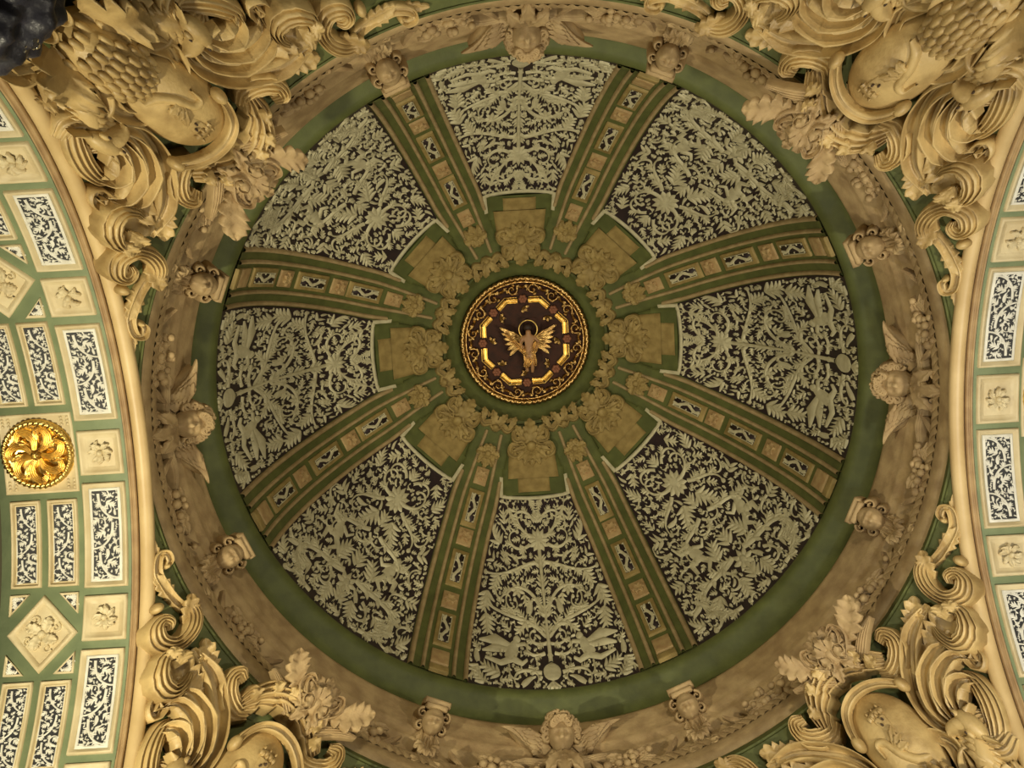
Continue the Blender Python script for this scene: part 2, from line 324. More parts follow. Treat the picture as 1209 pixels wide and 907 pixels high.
# ------------------------------------------------------------------ flat arabesque drawing (relief strokes)
class Draw:
    def __init__(s): s.P = []                 # (points, half widths)
    def st(s, P, w): s.P.append((np.asarray(P, float), np.asarray(w, float)))
    def curve(s, x, y, ang, L, k0, k1, n):
        t = np.linspace(0, 1, n); hd = ang+k0*t+(k1-k0)*t*t/2; d = L/(n-1)
        return np.c_[x+np.r_[0, np.cumsum(np.cos(hd[:-1])*d)], y+np.r_[0, np.cumsum(np.sin(hd[:-1])*d)]], hd
    def lobe(s, x, y, ang, L, W, k=.8, n=6):
        P, _ = s.curve(x, y, ang, L, 0, k*2, n); t = np.linspace(0, 1, n); s.st(P, W*np.sin(PI*(.12+.88*t)**.8)+.001)
    def acan(s, x, y, ang, L, W, k=0., n=4, asym=1.):
        P, hd = s.curve(x, y, ang, L, 0, 2*k, 10); t = np.linspace(0, 1, 10); s.st(P, W*.30*np.sin(PI*(.15+.85*t)**.9)+.002)
        for i in range(n):
            f = .08+.80*i/n; j = f*9; q = P[int(j)]; a = hd[int(j)]; ll = W*(1.5-.7*f)
            for sd in (1, -1): s.lobe(q[0], q[1], a+sd*(.85-.25*f), ll*(1 if sd > 0 else asym), ll*.17, sd*.35, 6)
    def scroll(s, x, y, ang, L, k0, k1, w, leaves=4, sc=1., eye=True, fl=1, tw=.3):
        n = max(16, int(abs(k0+k1)*3.5)); P, hd = s.curve(x, y, ang, L, k0, k1, n); t = np.linspace(0, 1, n)
        s.st(P, w*(1-(1-tw)*t))
        if eye: s.disc(P[-1][0], P[-1][1], w*1.1)
        sg = 1 if (k0+k1) > 0 else -1
        for i in range(leaves):
            f = (i+.6)/(leaves+.6)*.85; j = int(f*(n-1)); sd = -sg if (i % 2 == 0 or fl) else sg
            s.acan(P[j][0], P[j][1], hd[j]+sd*.75, w*5.2*sc, w*2.1*sc, sd*-.7, 3)
        for i in range(max(1, leaves//2)):
            j = int((.2+.4*i/max(1, leaves//2))*(n-1)); s.lobe(P[j][0], P[j][1], hd[j]+sg*.7, w*3.4*sc, w*.8*sc, sg*.9)
        return P, hd
    def disc(s, x, y, r, n=8):
        t = np.linspace(-1, 1, n); s.st(np.c_[x+0*t, y+t*r], r*np.sqrt(np.maximum(1-t*t, .0))+.001)
    def ring(s, x, y, r, w, n=18):
        a = np.linspace(0, 2*PI, n); s.st(np.c_[x+r*np.cos(a), y+r*np.sin(a)], np.full(n, w))
    def rosette(s, x, y, r, n=8):
        s.disc(x, y, r*.38)
        for i in range(n): s.lobe(x+r*.3*math.cos(2*PI*i/n), y+r*.3*math.sin(2*PI*i/n), 2*PI*i/n, r*.75, r*.24, .2, 5)
    def mirror(s): s.P += [(P*np.array([-1, 1]), w) for P, w in list(s.P)]
    def fill(s, inside, x0, x1, y0, y1, seed, cell=.02, tries=500, rmax=.12, sym=False, minc=2, pad=.75):
        R = random.Random(seed); nx = int((x1-x0)/cell); ny = int((y1-y0)/cell)
        X, Y = np.meshgrid(x0+(np.arange(nx)+.5)*cell, y0+(np.arange(ny)+.5)*cell, indexing='ij'); occ = ~inside(X, Y)
        def stamp(P, w):
            for (x, y), r in zip(P, w+cell*pad):
                i0, i1 = int((x-r-x0)/cell), int((x+r-x0)/cell)+1; j0, j1 = int((y-r-y0)/cell), int((y+r-y0)/cell)+1
                occ[max(i0, 0):max(i1, 0), max(j0, 0):max(j1, 0)] = True
        for P, w in s.P: stamp(catmull(P, len(P)*3), np.interp(np.linspace(0, 1, len(P)*3), np.linspace(0, 1, len(P)), w))
        def dist():
            d = np.zeros(occ.shape); cur = ~occ
            for k in range(12):
                d += cur
                e = cur.copy(); e[1:] &= cur[:-1]; e[:-1] &= cur[1:]; e[:, 1:] &= cur[:, :-1]; e[:, :-1] &= cur[:, 1:]; e[0] = e[-1] = False; e[:, 0] = e[:, -1] = False; cur = e
            return d
        for it in range(tries):
            if it % 4 == 0: d = dist()
            mx = d.max()
            if mx < minc: break
            c = np.argwhere(d >= max(minc, mx-1.5)); i, j = c[R.randrange(len(c))]; x, y = X[i, j], Y[i, j]; cl = min(d[i, j]*cell, rmax); d[max(0, i-4):i+5, max(0, j-4):j+5] = 0
            a = R.uniform(0, 2*PI); k = len(s.P); ty = R.random()
            if ty < .42: s.acan(x-math.cos(a)*cl*.9, y-math.sin(a)*cl*.9, a, cl*2.0, cl*.62, R.choice((-.6, .6)), 3)
            elif ty < .88: s.scroll(x-math.cos(a)*cl*1.2, y-math.sin(a)*cl*1.2, a, cl*4.4, R.choice((-1, 1))*.6, R.choice((-1, 1))*6.5, cl*.24, 2, .8)
            else: s.lobe(x-math.cos(a)*cl*1.2, y-math.sin(a)*cl*1.2, a, cl*2.6, cl*.42, R.choice((-1, 1)), 7)
            new = s.P[k:]
            if sym: s.P += [(P*np.array([-1, 1]), w) for P, w in new]
            for P, w in s.P[k:]: stamp(P, w)
    def clip(s, hw):
        out = []
        for P, w in s.P:
            h = hw(P[:, 1])
            if np.mean(np.abs(P[:, 0]) > h) > .25 or np.any(P[:, 1] > TOP+.02) or P[:, 1].mean() < 0: continue
            P = P.copy(); P[:, 0] = np.clip(P[:, 0], -h+w*.5, h-w*.5); P[:, 1] = np.maximum(P[:, 1], -.01)
            out.append((P, w))
        s.P = out
    def mesh(s, S, h, mb=None, sx=1., sy=1., ox=0., oy=0.):
        mb = mb or MB(); k = 0
        for P, w in s.P:
            k += 1; T, N = perp2(P*np.array([1, 1]))
            hh = h*(.75+.5*((k*7919) % 97)/97); A = P[:, 0][:, None]+N[:, 0][:, None]*w[:, None]*np.array([-1, -.55, .55, 1]); B = P[:, 1][:, None]+N[:, 1][:, None]*w[:, None]*np.array([-1, -.55, .55, 1])
            Hh = np.tile(np.array([0.0, hh, hh*1.15, 0.0]), (len(P), 1)); mb.grid(S(A*sx+ox, B*sy+oy, Hh))
        return mb
# ---- dome panels; drawing coordinates: x in metres, y = metres up from the rim (rim 0, inner end BP)
def hwid(y):
    t = b2t(y); r = RD*np.cos(t); return r*PI/8-.475
def hwd(y): return hwid(d2b(y))
_b = np.linspace(0, BP, 80); _P = dome(0*_b, _b, 0*_b); _P = np.c_[-_P[:, 1], _P[:, 0], _P[:, 2]]   # the bottom panel as seen from the floor
_q = (_P-CP) @ CR.T; _y = 453.5+FPX*_q[:, 1]/_q[:, 2]; YD = (_y[0]-_y)/74.; TOPA = BP-.03; TOP = float(np.interp(TOPA, _b, YD))
def d2b(y): return np.interp(y, YD, _b)
def b2d(b): return np.interp(b, _b, YD)
def domed(a, y, h): return dome(a, np.where(np.asarray(y) < 0, y, d2b(y)), h+.014)
def card_panel():
    d = Draw(); s2y = lambda s: TOP*(1-s)     # s: 0 inner end, 1 rim
    X = lambda u, s: u*float(hwd(s2y(s)))
    def sc(u, s, ang, L, k0, k1, w, lv=3, scl=1., eye=True): d.scroll(X(u, s), s2y(s), math.radians(ang), L, k0, k1, w, lv, scl, eye)
    def ac(u, s, ang, L, W, k=0., n=4): d.acan(X(u, s), s2y(s), math.radians(ang), L, W, k, n)
    # angles: 90 = towards the crown, -90 = towards the rim
    sc(.05, .12, 60, .72, -1.2, -7.5, .030, 1, .8); ac(.70, .05, -110, .28, .10, -.4, 3)
    sc(.12, .20, 25, .62, 1.2, 2.0, .034, 2, .9, False); ac(.74, .13, 80, .24, .09, .4, 3)
    sc(.18, .235, -35, .70, 1.4, 7.2, .030, 2, .9)
    ac(.78, .24, 60, .34, .13, .5); ac(.84, .33, 40, .26, .10, -.5, 3)
    sc(.06, .33, -8, .98, -1.3, 2.2, .034, 3, .9); ac(.72, .41, -60, .30, .11, -.4)
    sc(.05, .60, 78, 1.25, -1.2, -8.6, .032, 3, .8); d.rosette(X(.40, .475), s2y(.475), .13, 7)
    ac(.86, .50, -75, .38, .14, .3); sc(.60, .585, 200, .40, -1, -5, .028, 1, .8)
    sc(.06, .70, 45, 1.02, -1.9, 1.6, .042, 3, .9); ac(.84, .62, -100, .34, .13, .5); ac(.28, .65, -50, .28, .10, .4, 3)
    fx, fy = X(.46, .80), s2y(.80)            # winged figure
    d.disc(fx-.08, fy+.19, .06); d.st([(fx-.06, fy+.15), (fx, fy+.04), (fx+.04, fy-.09), (fx+.02, fy-.14)], [.05, .10, .10, .06])
    d.st([(fx+.03, fy+.08), (fx+.28, fy+.17), (fx+.55, fy+.12)], [.04, .09, .01]); d.st([(fx+.05, fy+.02), (fx+.3, fy+.03), (fx+.50, fy-.04)], [.04, .07, .01])
    d.st([(fx-.05, fy+.09), (fx-.2, fy+.12), (fx-.3, fy+.03)], [.035, .03, .02]); d.st([(fx+.02, fy-.12), (fx+.2, fy-.2), (fx+.45, fy-.14)], [.06, .05, .02]); d.st([(fx, fy-.12), (fx-.14, fy-.2), (fx-.22, fy-.14)], [.06, .04, .02])
    sc(.12, .915, 10, .62, .8, -6.5, .032, 2, .8); ac(.62, .93, 20, .34, .12, .4); ac(.88, .90, -60, .28, .1, .4); ac(.80, .985, 50, .28, .1, .3)
    d.mirror()
    for s0, L, W in ((.12, .14, .10), (.36, .20, .12), (.46, .20, .10), (.62, .22, .12), (.73, .22, .13)): d.acan(0, s2y(s0), PI/2, L, W, 0, 3)
    d.st([(0, s2y(.86)), (0, s2y(.6)), (0, s2y(.27))], [.035, .02, .035])
    d.rosette(0, s2y(.215), .19, 12); d.disc(0, s2y(.215), .12, 12); d.disc(0, s2y(.91), .14, 14); d.acan(0, s2y(.965), -PI/2, .11, .10, 0, 3)
    ins = lambda x, y: (np.abs(x) < hwd(y)-.01) & (y > .01) & (y < TOP-.01)
    d.fill(ins, -1.5, 1.5, 0, TOP, 5, cell=.016, sym=True, tries=200, rmax=.11); d.clip(lambda y: hwd(y)-.01); return d
def diag_panel():
    d = Draw(); s2y = lambda s: TOP*(1-s); X = lambda u, s: u*float(hwd(s2y(s)))
    def sc(u, s, ang, L, k0, k1, w, lv=3, scl=1., eye=True): d.scroll(X(u, s), s2y(s), math.radians(ang), L, k0, k1, w, lv, scl, eye)
    def ac(u, s, ang, L, W, k=0., n=4): d.acan(X(u, s), s2y(s), math.radians(ang), L, W, k, n)
    sc(.10, .13, 50, .62, -1.4, -7, .030, 1, .9); ac(.62, .06, -60, .26, .1, .3, 3)
    sc(.20, .25, 5, .66, 1.2, 7.0, .032, 2, .9); sc(.22, .29, -40, .70, 1.8, -4.5, .036, 3, 1.); ac(.74, .19, 60, .30, .11, .4)
    ac(.15, .37, -60, .40, .15, .3, 4); sc(.1, .47, -30, .90, 2.2, -6.5, .038, 3, 1.); ac(.78, .44, 20, .34, .13, -.5)
    fx, fy = X(.47, .61), s2y(.61)            # figure riding the scroll
    d.disc(fx+.04, fy+.24, .07); d.st([(fx+.03, fy+.19), (fx, fy+.07), (fx-.05, fy-.06)], [.05, .10, .09]); d.st([(fx+.05, fy+.14), (fx+.20, fy+.16), (fx+.26, fy+.32)], [.04, .035, .02])
    d.st([(fx-.04, fy+.14), (fx-.18, fy+.07), (fx-.26, fy+.16)], [.04, .03, .02]); d.st([(fx, fy-.04), (fx+.17, fy-.08), (fx+.16, fy-.26)], [.07, .055, .03]); d.st([(fx-.04, fy-.06), (fx-.12, fy-.2), (fx, fy-.33)], [.06, .045, .02])
    sc(.1, .74, -20, 1.15, 2.2, -6.5, .050, 4, .9); sc(.80, .80, -120, .72, -1.5, 6.5, .042, 3, .9); ac(.28, .70, 110, .34, .14, .4, 4); ac(.82, .69, 0, .28, .11, .5); ac(.50, .86, -40, .34, .13, .5); ac(.16, .86, -80, .30, .12)
    sc(.35, .97, 5, .8, .6, 4, .034, 3, .9); ac(.84, .94, 40, .30, .11, .4)
    d.mirror()
    for s0, L, W in ((.12, .18, .11), (.42, .26, .13), (.68, .26, .14), (.90, .22, .13)): d.acan(0, s2y(s0), PI/2, L, W, 0, 3)
    d.rosette(0, s2y(.25), .22, 12); d.disc(0, s2y(.25), .12, 12); d.rosette(0, s2y(.79), .18, 8)
    ins = lambda x, y: (np.abs(x) < hwd(y)-.01) & (y > .01) & (y < TOP-.01)
    d.fill(ins, -1.5, 1.5, 0, TOP, 11, cell=.016, tries=320, rmax=.11); d.clip(lambda y: hwd(y)-.01); return d
def panel_template(draw):
    t = Template(dome(0, .3, 0)); mb = MB()
    bb = np.linspace(-.02, BP, 24); uu = np.linspace(-1, 1, 9); A = np.array([[u*(hwid(b)+.01) for u in uu] for b in bb]); mb.grid(dome(A, np.repeat(bb[:, None], 9, 1), .012))
    t.add('dark_ground', mb, 'plum'); t.add('arabesque_relief', draw.mesh(domed, .024), 'lime')
    # pale border of the inner end with its stepped corners
    mb = MB(); hb = float(hwid(BP))
    for sd in (-1, 1):
        ribbon(mb, dome, [(sd*(hb-.02), BP-.04), (sd*(hb-.04), BP+.42)], .035, .04, 'flat', 6)
    ribbon(mb, dome, [(-hb+.03, BP), (0, BP+.01), (hb-.03, BP)], .035, .04, 'flat', 10)
    t.add('border_moulding', mb, 'lime'); return t
PAN = {0: panel_template(card_panel()), 1: panel_template(diag_panel())}
PN = ['right', 'lower right', 'bottom', 'lower left', 'left', 'upper left', 'top', 'upper right']
for k in range(8):
    PAN[k % 2].place('arabesque_panel', 'dark dome panel with pale arabesque relief, the %s one of the eight' % PN[k], 'ceiling panel', 'arabesque panels of the dome', 45*k)
# ------------------------------------------------------------------ dome ribs
def rib_template():
    t = Template(dome(0, .3, 0)); B1 = B0-.35
    mb = MB(); ribbon(mb, dome, [(0, b) for b in np.linspace(-.02, B0-.1, 12)], [.46, .46, .46, .45, .43, .36], .03, 'flat', 30); t.add('green_band', mb, 'green')
    def wid(b): return float(np.interp(b, [0, BP, B1], [1, .96, .62]))
    bs = np.linspace(-.02, B1, 14)
    for sd in (-1, 1):
        mb = MB(); b2 = np.linspace(-.02, BP+.3, 12); ribbon(mb, dome, [(sd*.435*wid(b), b) for b in b2], .045, .07, 'tube', 36); t.add('edge_moulding', mb, 'rib')
        mb = MB(); ribbon(mb, dome, [(sd*.245*wid(b), b) for b in bs], .042, .085, 'tube', 36); t.add('inner_moulding', mb, 'rib')
    mb = MB(); ribbon(mb, dome, [(0, b) for b in np.linspace(-.02, B1, 12)], [.21, .205, .20, .14], .035, 'flat', 30); t.add('sunk_field', mb, 'green')
    per = .288
    for j, th in enumerate((.225, .522, .799)):
        for kind, tc, hl in (('tablet', th, .082), ('square', th+per*.5+.003, .037)):
            b0, b1 = t2b(tc-hl), t2b(tc+hl); w_ = .155*wid((b0+b1)/2); bm = (b0+b1)/2
            if kind == 'tablet':
                mb = MB(); box3(mb, dome, -w_, w_, b0, b1, .03, .085, 6, .012); q = t.add('tablet', mb, 'tab')
                mb = MB(); box3(mb, dome, -w_*.6, w_*.6, b0+.10, b1-.10, .08, .089, 4); t.add('dark_plate', mb, 'plum', q)
                dr = Draw(); L = b1-b0-.2; dr.st([(w_*.28*math.sin(i*.75), b0+.1+L*i/12) for i in range(13)], [.026, .034]*6+[.02])
                for i in range(5):
                    for sd in (-1, 1): dr.disc(sd*w_*.42, b0+.12+(L-.04)*i/4, .018, 5)
                dr.st([(-w_*.55, b0+.1), (-w_*.55, b1-.1)], [.008, .008]); dr.st([(w_*.55, b0+.1), (w_*.55, b1-.1)], [.008, .008])
                t.add('pierced_relief', dr.mesh(lambda a, b, h: dome(a, b, h+.09), .012), 'lime', q)
            else:
                mb = MB(); box3(mb, dome, -w_*.92, w_*.92, b0, b1, .03, .08, 4, .012); q = t.add('square_block', mb, 'pink')
                mb = MB(); 
                for i in range(6): leaf(mb, lambda a, b, h: dome(a, b, h+.075), (0, bm), (w_*.8*math.cos(i*PI/3), bm+w_*.8*math.sin(i*PI/3)), .04, .02, 2, .5, n=8, m=5)
                t.add('rosette', mb, 'pink', q)
    b0 = t2b(.037)
    mb = MB(); box3(mb, dome, -.145, .145, t2b(.047), t2b(.117), .03, .08, 4, .012); t.add('square_block', mb, 'pink')
    mb = MB(); box3(mb, dome, -.155, .155, -.02, t2b(.035), .03, .085, 4, .012); t.add('tablet', mb, 'tab')
    # leafy drop that ends the rib
    mb = MB(); b = t2b(1.03); S2 = lambda a, b, h: dome(a, b, h+.05)
    for q in (0, .7, -.7, 1.4, -1.4): leaf(mb, S2, (0, b+.12), (.30*math.sin(q)*.8, b+.12-.36*math.cos(q)), .10, .06, 4, .7, n=18, m=7)
    for q in (.5, -.5, 0): leaf(mb, S2, (0, b+.05), (.2*math.sin(q), b+.05+.25*math.cos(q)), .08, .06, 3, .7, n=14, m=7)
    blob(mb, S2, (0, b+.08), .07, .07, .08, .03); t.add('leaf_drop', mb, 'tab'); return t
RT = rib_template()
for k in range(8):
    az = [22.75, 67.8, 112.2, 157.25, 202.75, 247.8, 292.2, 337.25][k]
    RT.place('dome_rib', 'green and ochre dome rib between the %s and %s panels' % (PN[k], PN[(k+1) % 8]), 'rib', 'dome ribs', az)
# ------------------------------------------------------------------ stepped tablets with foliage round the crown
def tablet_template():
    t = Template(dome(0, BP+.1, 0)); mb = MB(); hb = float(hwid(BP))
    A = [];
    ribbon(mb, dome, [(0, BP+.02), (0, BP+.6)], [hb-.06, hb-.06], .045, 'flat', 8); ribbon(mb, dome, [(0, BP+.3), (0, B0)], [hb-.04, .48, .30], .045, 'flat', 12); t.add('green_bed', mb, 'green')
    mb = MB(); ribbon(mb, dome, [(0, BP+.10), (0, BP+.55)], .31, .085, 'flat', 8); t.add('outer_step', mb, 'tab')
    mb = MB(); ribbon(mb, dome, [(0, BP+.38), (0, B0-.25)], [.50, .46, .28], .10, 'flat', 12); t.add('inner_step', mb, 'tab')
    mb = MB(); S2 = lambda a, b, h: dome(a, b, h+.09); c = B0-.55
    # shell and palmette
    for q in np.linspace(-1.2, 1.2, 7): leaf(mb, S2, (0, c-.02), (.42*math.sin(q), c-.46*math.cos(q)), .085, .09, 4, .8, n=18, m=7)
    for sd in (-1, 1):
        ribbon(mb, S2, [(sd*.04, c+.05), (sd*.2, c-.05), (sd*.38, c-.02), (sd*.44, c-.18), (sd*.33, c-.25), (sd*.27, c-.16)], [.06, .06, .05, .03], .11, 'chan', 26)
        ribbon(mb, S2, [(sd*.05, c), (sd*.17, c+.12), (sd*.31, c+.10), (sd*.34, c+.24), (sd*.24, c+.30), (sd*.2, c+.22)], [.07, .06, .045, .03], .13, 'chan', 26)
        leaf(mb, S2, (sd*.1, c+.1), (sd*.30, c+.42), .10, .10, 4, .7, n=18, m=7)
        blob(mb, S2, (sd*.34, c-.2), .05, .05, .1, .03); blob(mb, S2, (sd*.24, c+.24), .05, .05, .1, .04)
    leaf(mb, S2, (0, c-.1), (0, c+.58), .17, .16, 5, .8); blob(mb, S2, (0, c-.02), .11, .1, .16, .05); blob(mb, S2, (0, c-.36), .07, .07, .1, .04)
    t.add('foliage', mb, 'tab'); return t
TT = tablet_template()
for k in range(8): TT.place('foliage_tablet', 'ochre stepped tablet with leafy relief at the inner end of the %s panel' % PN[k], 'tablet', 'foliage tablets round the crown', 45*k)
def wreath_template():
    t = Template(dome(0, B0-.1, 0)); mb = MB(); S2 = lambda a, b, h: dome(a, b, h+.06)
    for sd in (-1, 1):
        ribbon(mb, S2, [(0, B0-.28), (sd*.12, B0-.18), (sd*.26, B0-.25), (sd*.34, B0-.12), (sd*.26, B0-.02), (sd*.18, B0-.08)], [.06, .06, .05, .025], .1, 'chan', 24)
        leaf(mb, S2, (0, B0-.24), (sd*.16, B0+.08), .09, .1, 4, .8, n=18, m=7); leaf(mb, S2, (sd*.28, B0-.24), (sd*.34, B0+.06), .08, .1, 4, .8, n=16, m=7)
    blob(mb, S2, (0, B0-.26), .08, .07, .12, .04); t.add('wreath_scroll', mb, 'tab'); return t
WT = wreath_template()
for k in range(8): WT.place('wreath_scroll', 'small leafy scroll of the crown wreath between the %s and %s tablets' % (PN[k], PN[(k+1) % 8]), 'scroll', 'scrolls of the crown wreath', 22.5+45*k)
# ------------------------------------------------------------------ gilded crown medallion
ZM = 21.0
PLM = plane(ZM)
mb = MB(); lathe(mb, [(1.62, 20.62), (1.64, 20.70), (1.58, 20.74), (1.58, 20.78)], 96); child('ring_moulding', mb, 'rib', ceiling)
mb = MB(); lathe(mb, [(1.62, 20.70), (1.60, 20.76), (1.4, 20.90), (1.30, 20.97), (1.285, 21.12), (.02, 21.16)], 96); child('crown_field', mb, 'green', ceiling)
t = Template((0, 0, ZM))
def torus(mb, S, c, R, r, h0=0., n=96, m=12, tw=0, amp=0., sq=1.):
    u = np.linspace(0, 2*PI, n, endpoint=False); v = np.linspace(0, 2*PI, m, endpoint=False); U, V_ = np.meshgrid(u, v, indexing='ij')
    rr = r*(1+amp*np.cos(tw*U+2*V_)); mb.grid(S(c[0]+(R+rr*np.cos(V_))*np.cos(U), c[1]+(R+rr*np.cos(V_))*np.sin(U), h0+rr*np.sin(V_)*sq), cu=True, cv=True)
mb = MB(); u = np.linspace(0, 2*PI, 64, endpoint=False); r = np.array([.02, .8, 1.24, 1.27]); mb.grid(PLM(np.outer(np.cos(u), r), np.outer(np.sin(u), r), np.tile([.02, .02, .02, -.08], (64, 1))), cu=True); t.add('red_ground', mb, 'red')
mb = MB(); torus(mb, PLM, (0, 0), 1.235, .05, .06, 288, 10, 72, .4); t.add('rope_rim', mb, 'ogold')
mb = MB(); torus(mb, PLM, (0, 0), 1.165, .02, .05, 96, 8); t.add('inner_rim', mb, 'ogold')
oc = [(.86*math.cos(PI/8+i*PI/4), .86*math.sin(PI/8+i*PI/4)) for i in range(8)]
for i in range(8):
    p, q = np.array(oc[i]), np.array(oc[(i+1) % 8])
    for f0, f1 in ((0, .34), (.66, 1)):
        mb = MB(); A = p+(q-p)*f0; B_ = p+(q-p)*f1; ribbon(mb, PLM, [A, B_], .045, .11, 'chan', 6); ribbon(mb, PLM, [A*1.09, B_*1.09], .018, .08, 'tube', 6)
        t.add('octagon_bar', mb, 'gold')
    c = (p+q)/2*1.05; mb = MB()
    for j in range(6): blob(mb, PLM, (c[0]+.05*math.cos(j*PI/3), c[1]+.05*math.sin(j*PI/3)), .04, .04, .05, .08, n=10, m=7)
    blob(mb, PLM, c, .04, .04, .06, .10, n=10, m=7); t.add('rose', mb, 'rose')
    mb = MB(); c2 = c*.80
    for j in range(3): leaf(mb, PLM, c2, c2+.12*np.array([math.cos(i*PI/4+PI+(j-1)*.9), math.sin(i*PI/4+PI+(j-1)*.9)]), .04, .04, 3, .6, n=10, m=5, h0=.05)
    t.add('gilt_sprig', mb, 'ogold')
for i in range(16):
    a = (i+.5)*PI/8; c = np.array([math.cos(a), math.sin(a)])*1.035; mb = MB()
    ribbon(mb, PLM, spiral(c, .115, a+1.2, 1.1, 1 if i % 2 else -1, .25), [.036, .02], .08, 'tube', 24, h0=.02); blob(mb, PLM, c, .03, .03, .08, .02, n=10, m=7)
    for j in (0, 2.1, 4.2): leaf(mb, PLM, c+.05*np.array([math.cos(a+j), math.sin(a+j)]), c+.16*np.array([math.cos(a+j+.5), math.sin(a+j+.5)])*.8, .045, .05, 3, .6, n=8, m=5, h0=.05)
    t.add('gilt_scroll', mb, 'ogold')
for i in range(16):
    a = i*PI/8; c = np.array([math.cos(a), math.sin(a)])*1.06; mb = MB()
    for sd in (-1, 1): leaf(mb, PLM, c, c+.13*np.array([math.cos(a+sd*1.3), math.sin(a+sd*1.3)]), .045, .05, 3, .6, n=10, m=5, h0=.04)
    blob(mb, PLM, c, .035, .035, .07, .03, n=10, m=7); t.add('gilt_leaf_knot', mb, 'ogold')
t.place('gilded_crown_medallion', 'round gilded medallion with octagonal frame on a dark red ground at the crown', 'medallion')
# carved angel inside the medallion: body as one skinned surface
def skin_figure(name, verts, edges, radii, mt):
    me = bpy.data.meshes.new(name); me.from_pydata(verts, edges, []); o = bpy.data.objects.new(name, me); COL.objects.link(o)
    md = o.modifiers.new('skin', 'SKIN'); md.use_smooth_shade = True
    for v, r in zip(me.skin_vertices[0].data, radii): v.radius = (r, r)
    me.skin_vertices[0].data[0].use_root = True
    sb = o.modifiers.new('sub', 'SUBSURF'); sb.levels = sb.render_levels = 2
    me.materials.append(M[mt]); return o
zA = ZM-.28
V = [(.06, .16, 0), (.07, .05, -.02), (.06, -.06, 0), (.06, -.13, 0), (.06, -.22, -.02),  # pelvis, waist, chest, neck, head
     (-.04, -.08, 0), (-.09, .02, -.03), (-.03, .10, -.08), (.17, -.08, 0), (.23, .02, -.03), (.17, .11, -.08),
     (.01, .26, -.03), (.00, .40, 0), (.02, .53, .02), (.12, .26, -.03), (.11, .41, -.02), (.10, .55, .02)]
V = [(x, y, z) for x, y, z in V]
E_ = [(0, 1), (1, 2), (2, 3), (3, 4), (2, 5), (5, 6), (6, 7), (2, 8), (8, 9), (9, 10), (0, 11), (11, 12), (12, 13), (0, 14), (14, 15), (15, 16)]
ang = bpy.data.objects.new('carved_angel', None); COL.objects.link(ang); ang.location = (0, 0, zA); ang.scale = (1.12, 1.12, 1.12); props(ang, 'small winged angel figure in painted flesh and gold at the medallion centre', 'angel')
bd = skin_figure('body', V, E_, [.075, .06, .08, .035, .07, .035, .028, .02, .035, .028, .02, .055, .04, .025, .055, .04, .025], 'flesh'); bd.parent = ang
def cmesh(name, mb, mt, par):
    o = bpy.data.objects.new(name, mb.mesh(name, mt)); COL.objects.link(o); o.parent = par; return o
P0 = plane(0)
mb = MB(); blob(mb, P0, (.06, -.25), .085, .07, .08, -.06, n=16, m=10, full=True); cmesh('hair', mb, 'hair', ang)
for sd in (-1, 1):
    mb = MB()
    for j in range(6): leaf(mb, P0, (.06+sd*.08, -.04), (.06+sd*(.50-.03*j), -.28+.10*j), .055, .06, 2, .4, n=14, m=5, h0=.0)
    cmesh('wing', mb, 'ogold', ang)
mb = MB(); ribbon(mb, P0, [(-.35, -.18), (-.15, .03), (.02, .18), (.12, .28)], [.03, .06, .08, .03], .09, 'ridge', 24); ribbon(mb, P0, [(.2, .0), (.13, .14), (-.02, .22)], [.04, .08, .04], .10, 'ridge', 20); ribbon(mb, P0, [(.0, .20), (.03, .34), (-.02, .44)], [.06, .09, .05], .10, 'ridge', 18); ribbon(mb, P0, [(.12, .18), (.13, .32), (.16, .42)], [.05, .07, .03], .10, 'ridge', 18); cmesh('sash', mb, 'ogold', ang)
mb = MB(); torus(mb, P0, (.06, -.22), .16, .012, .0, 40, 8); cmesh('halo', mb, 'gold', ang)

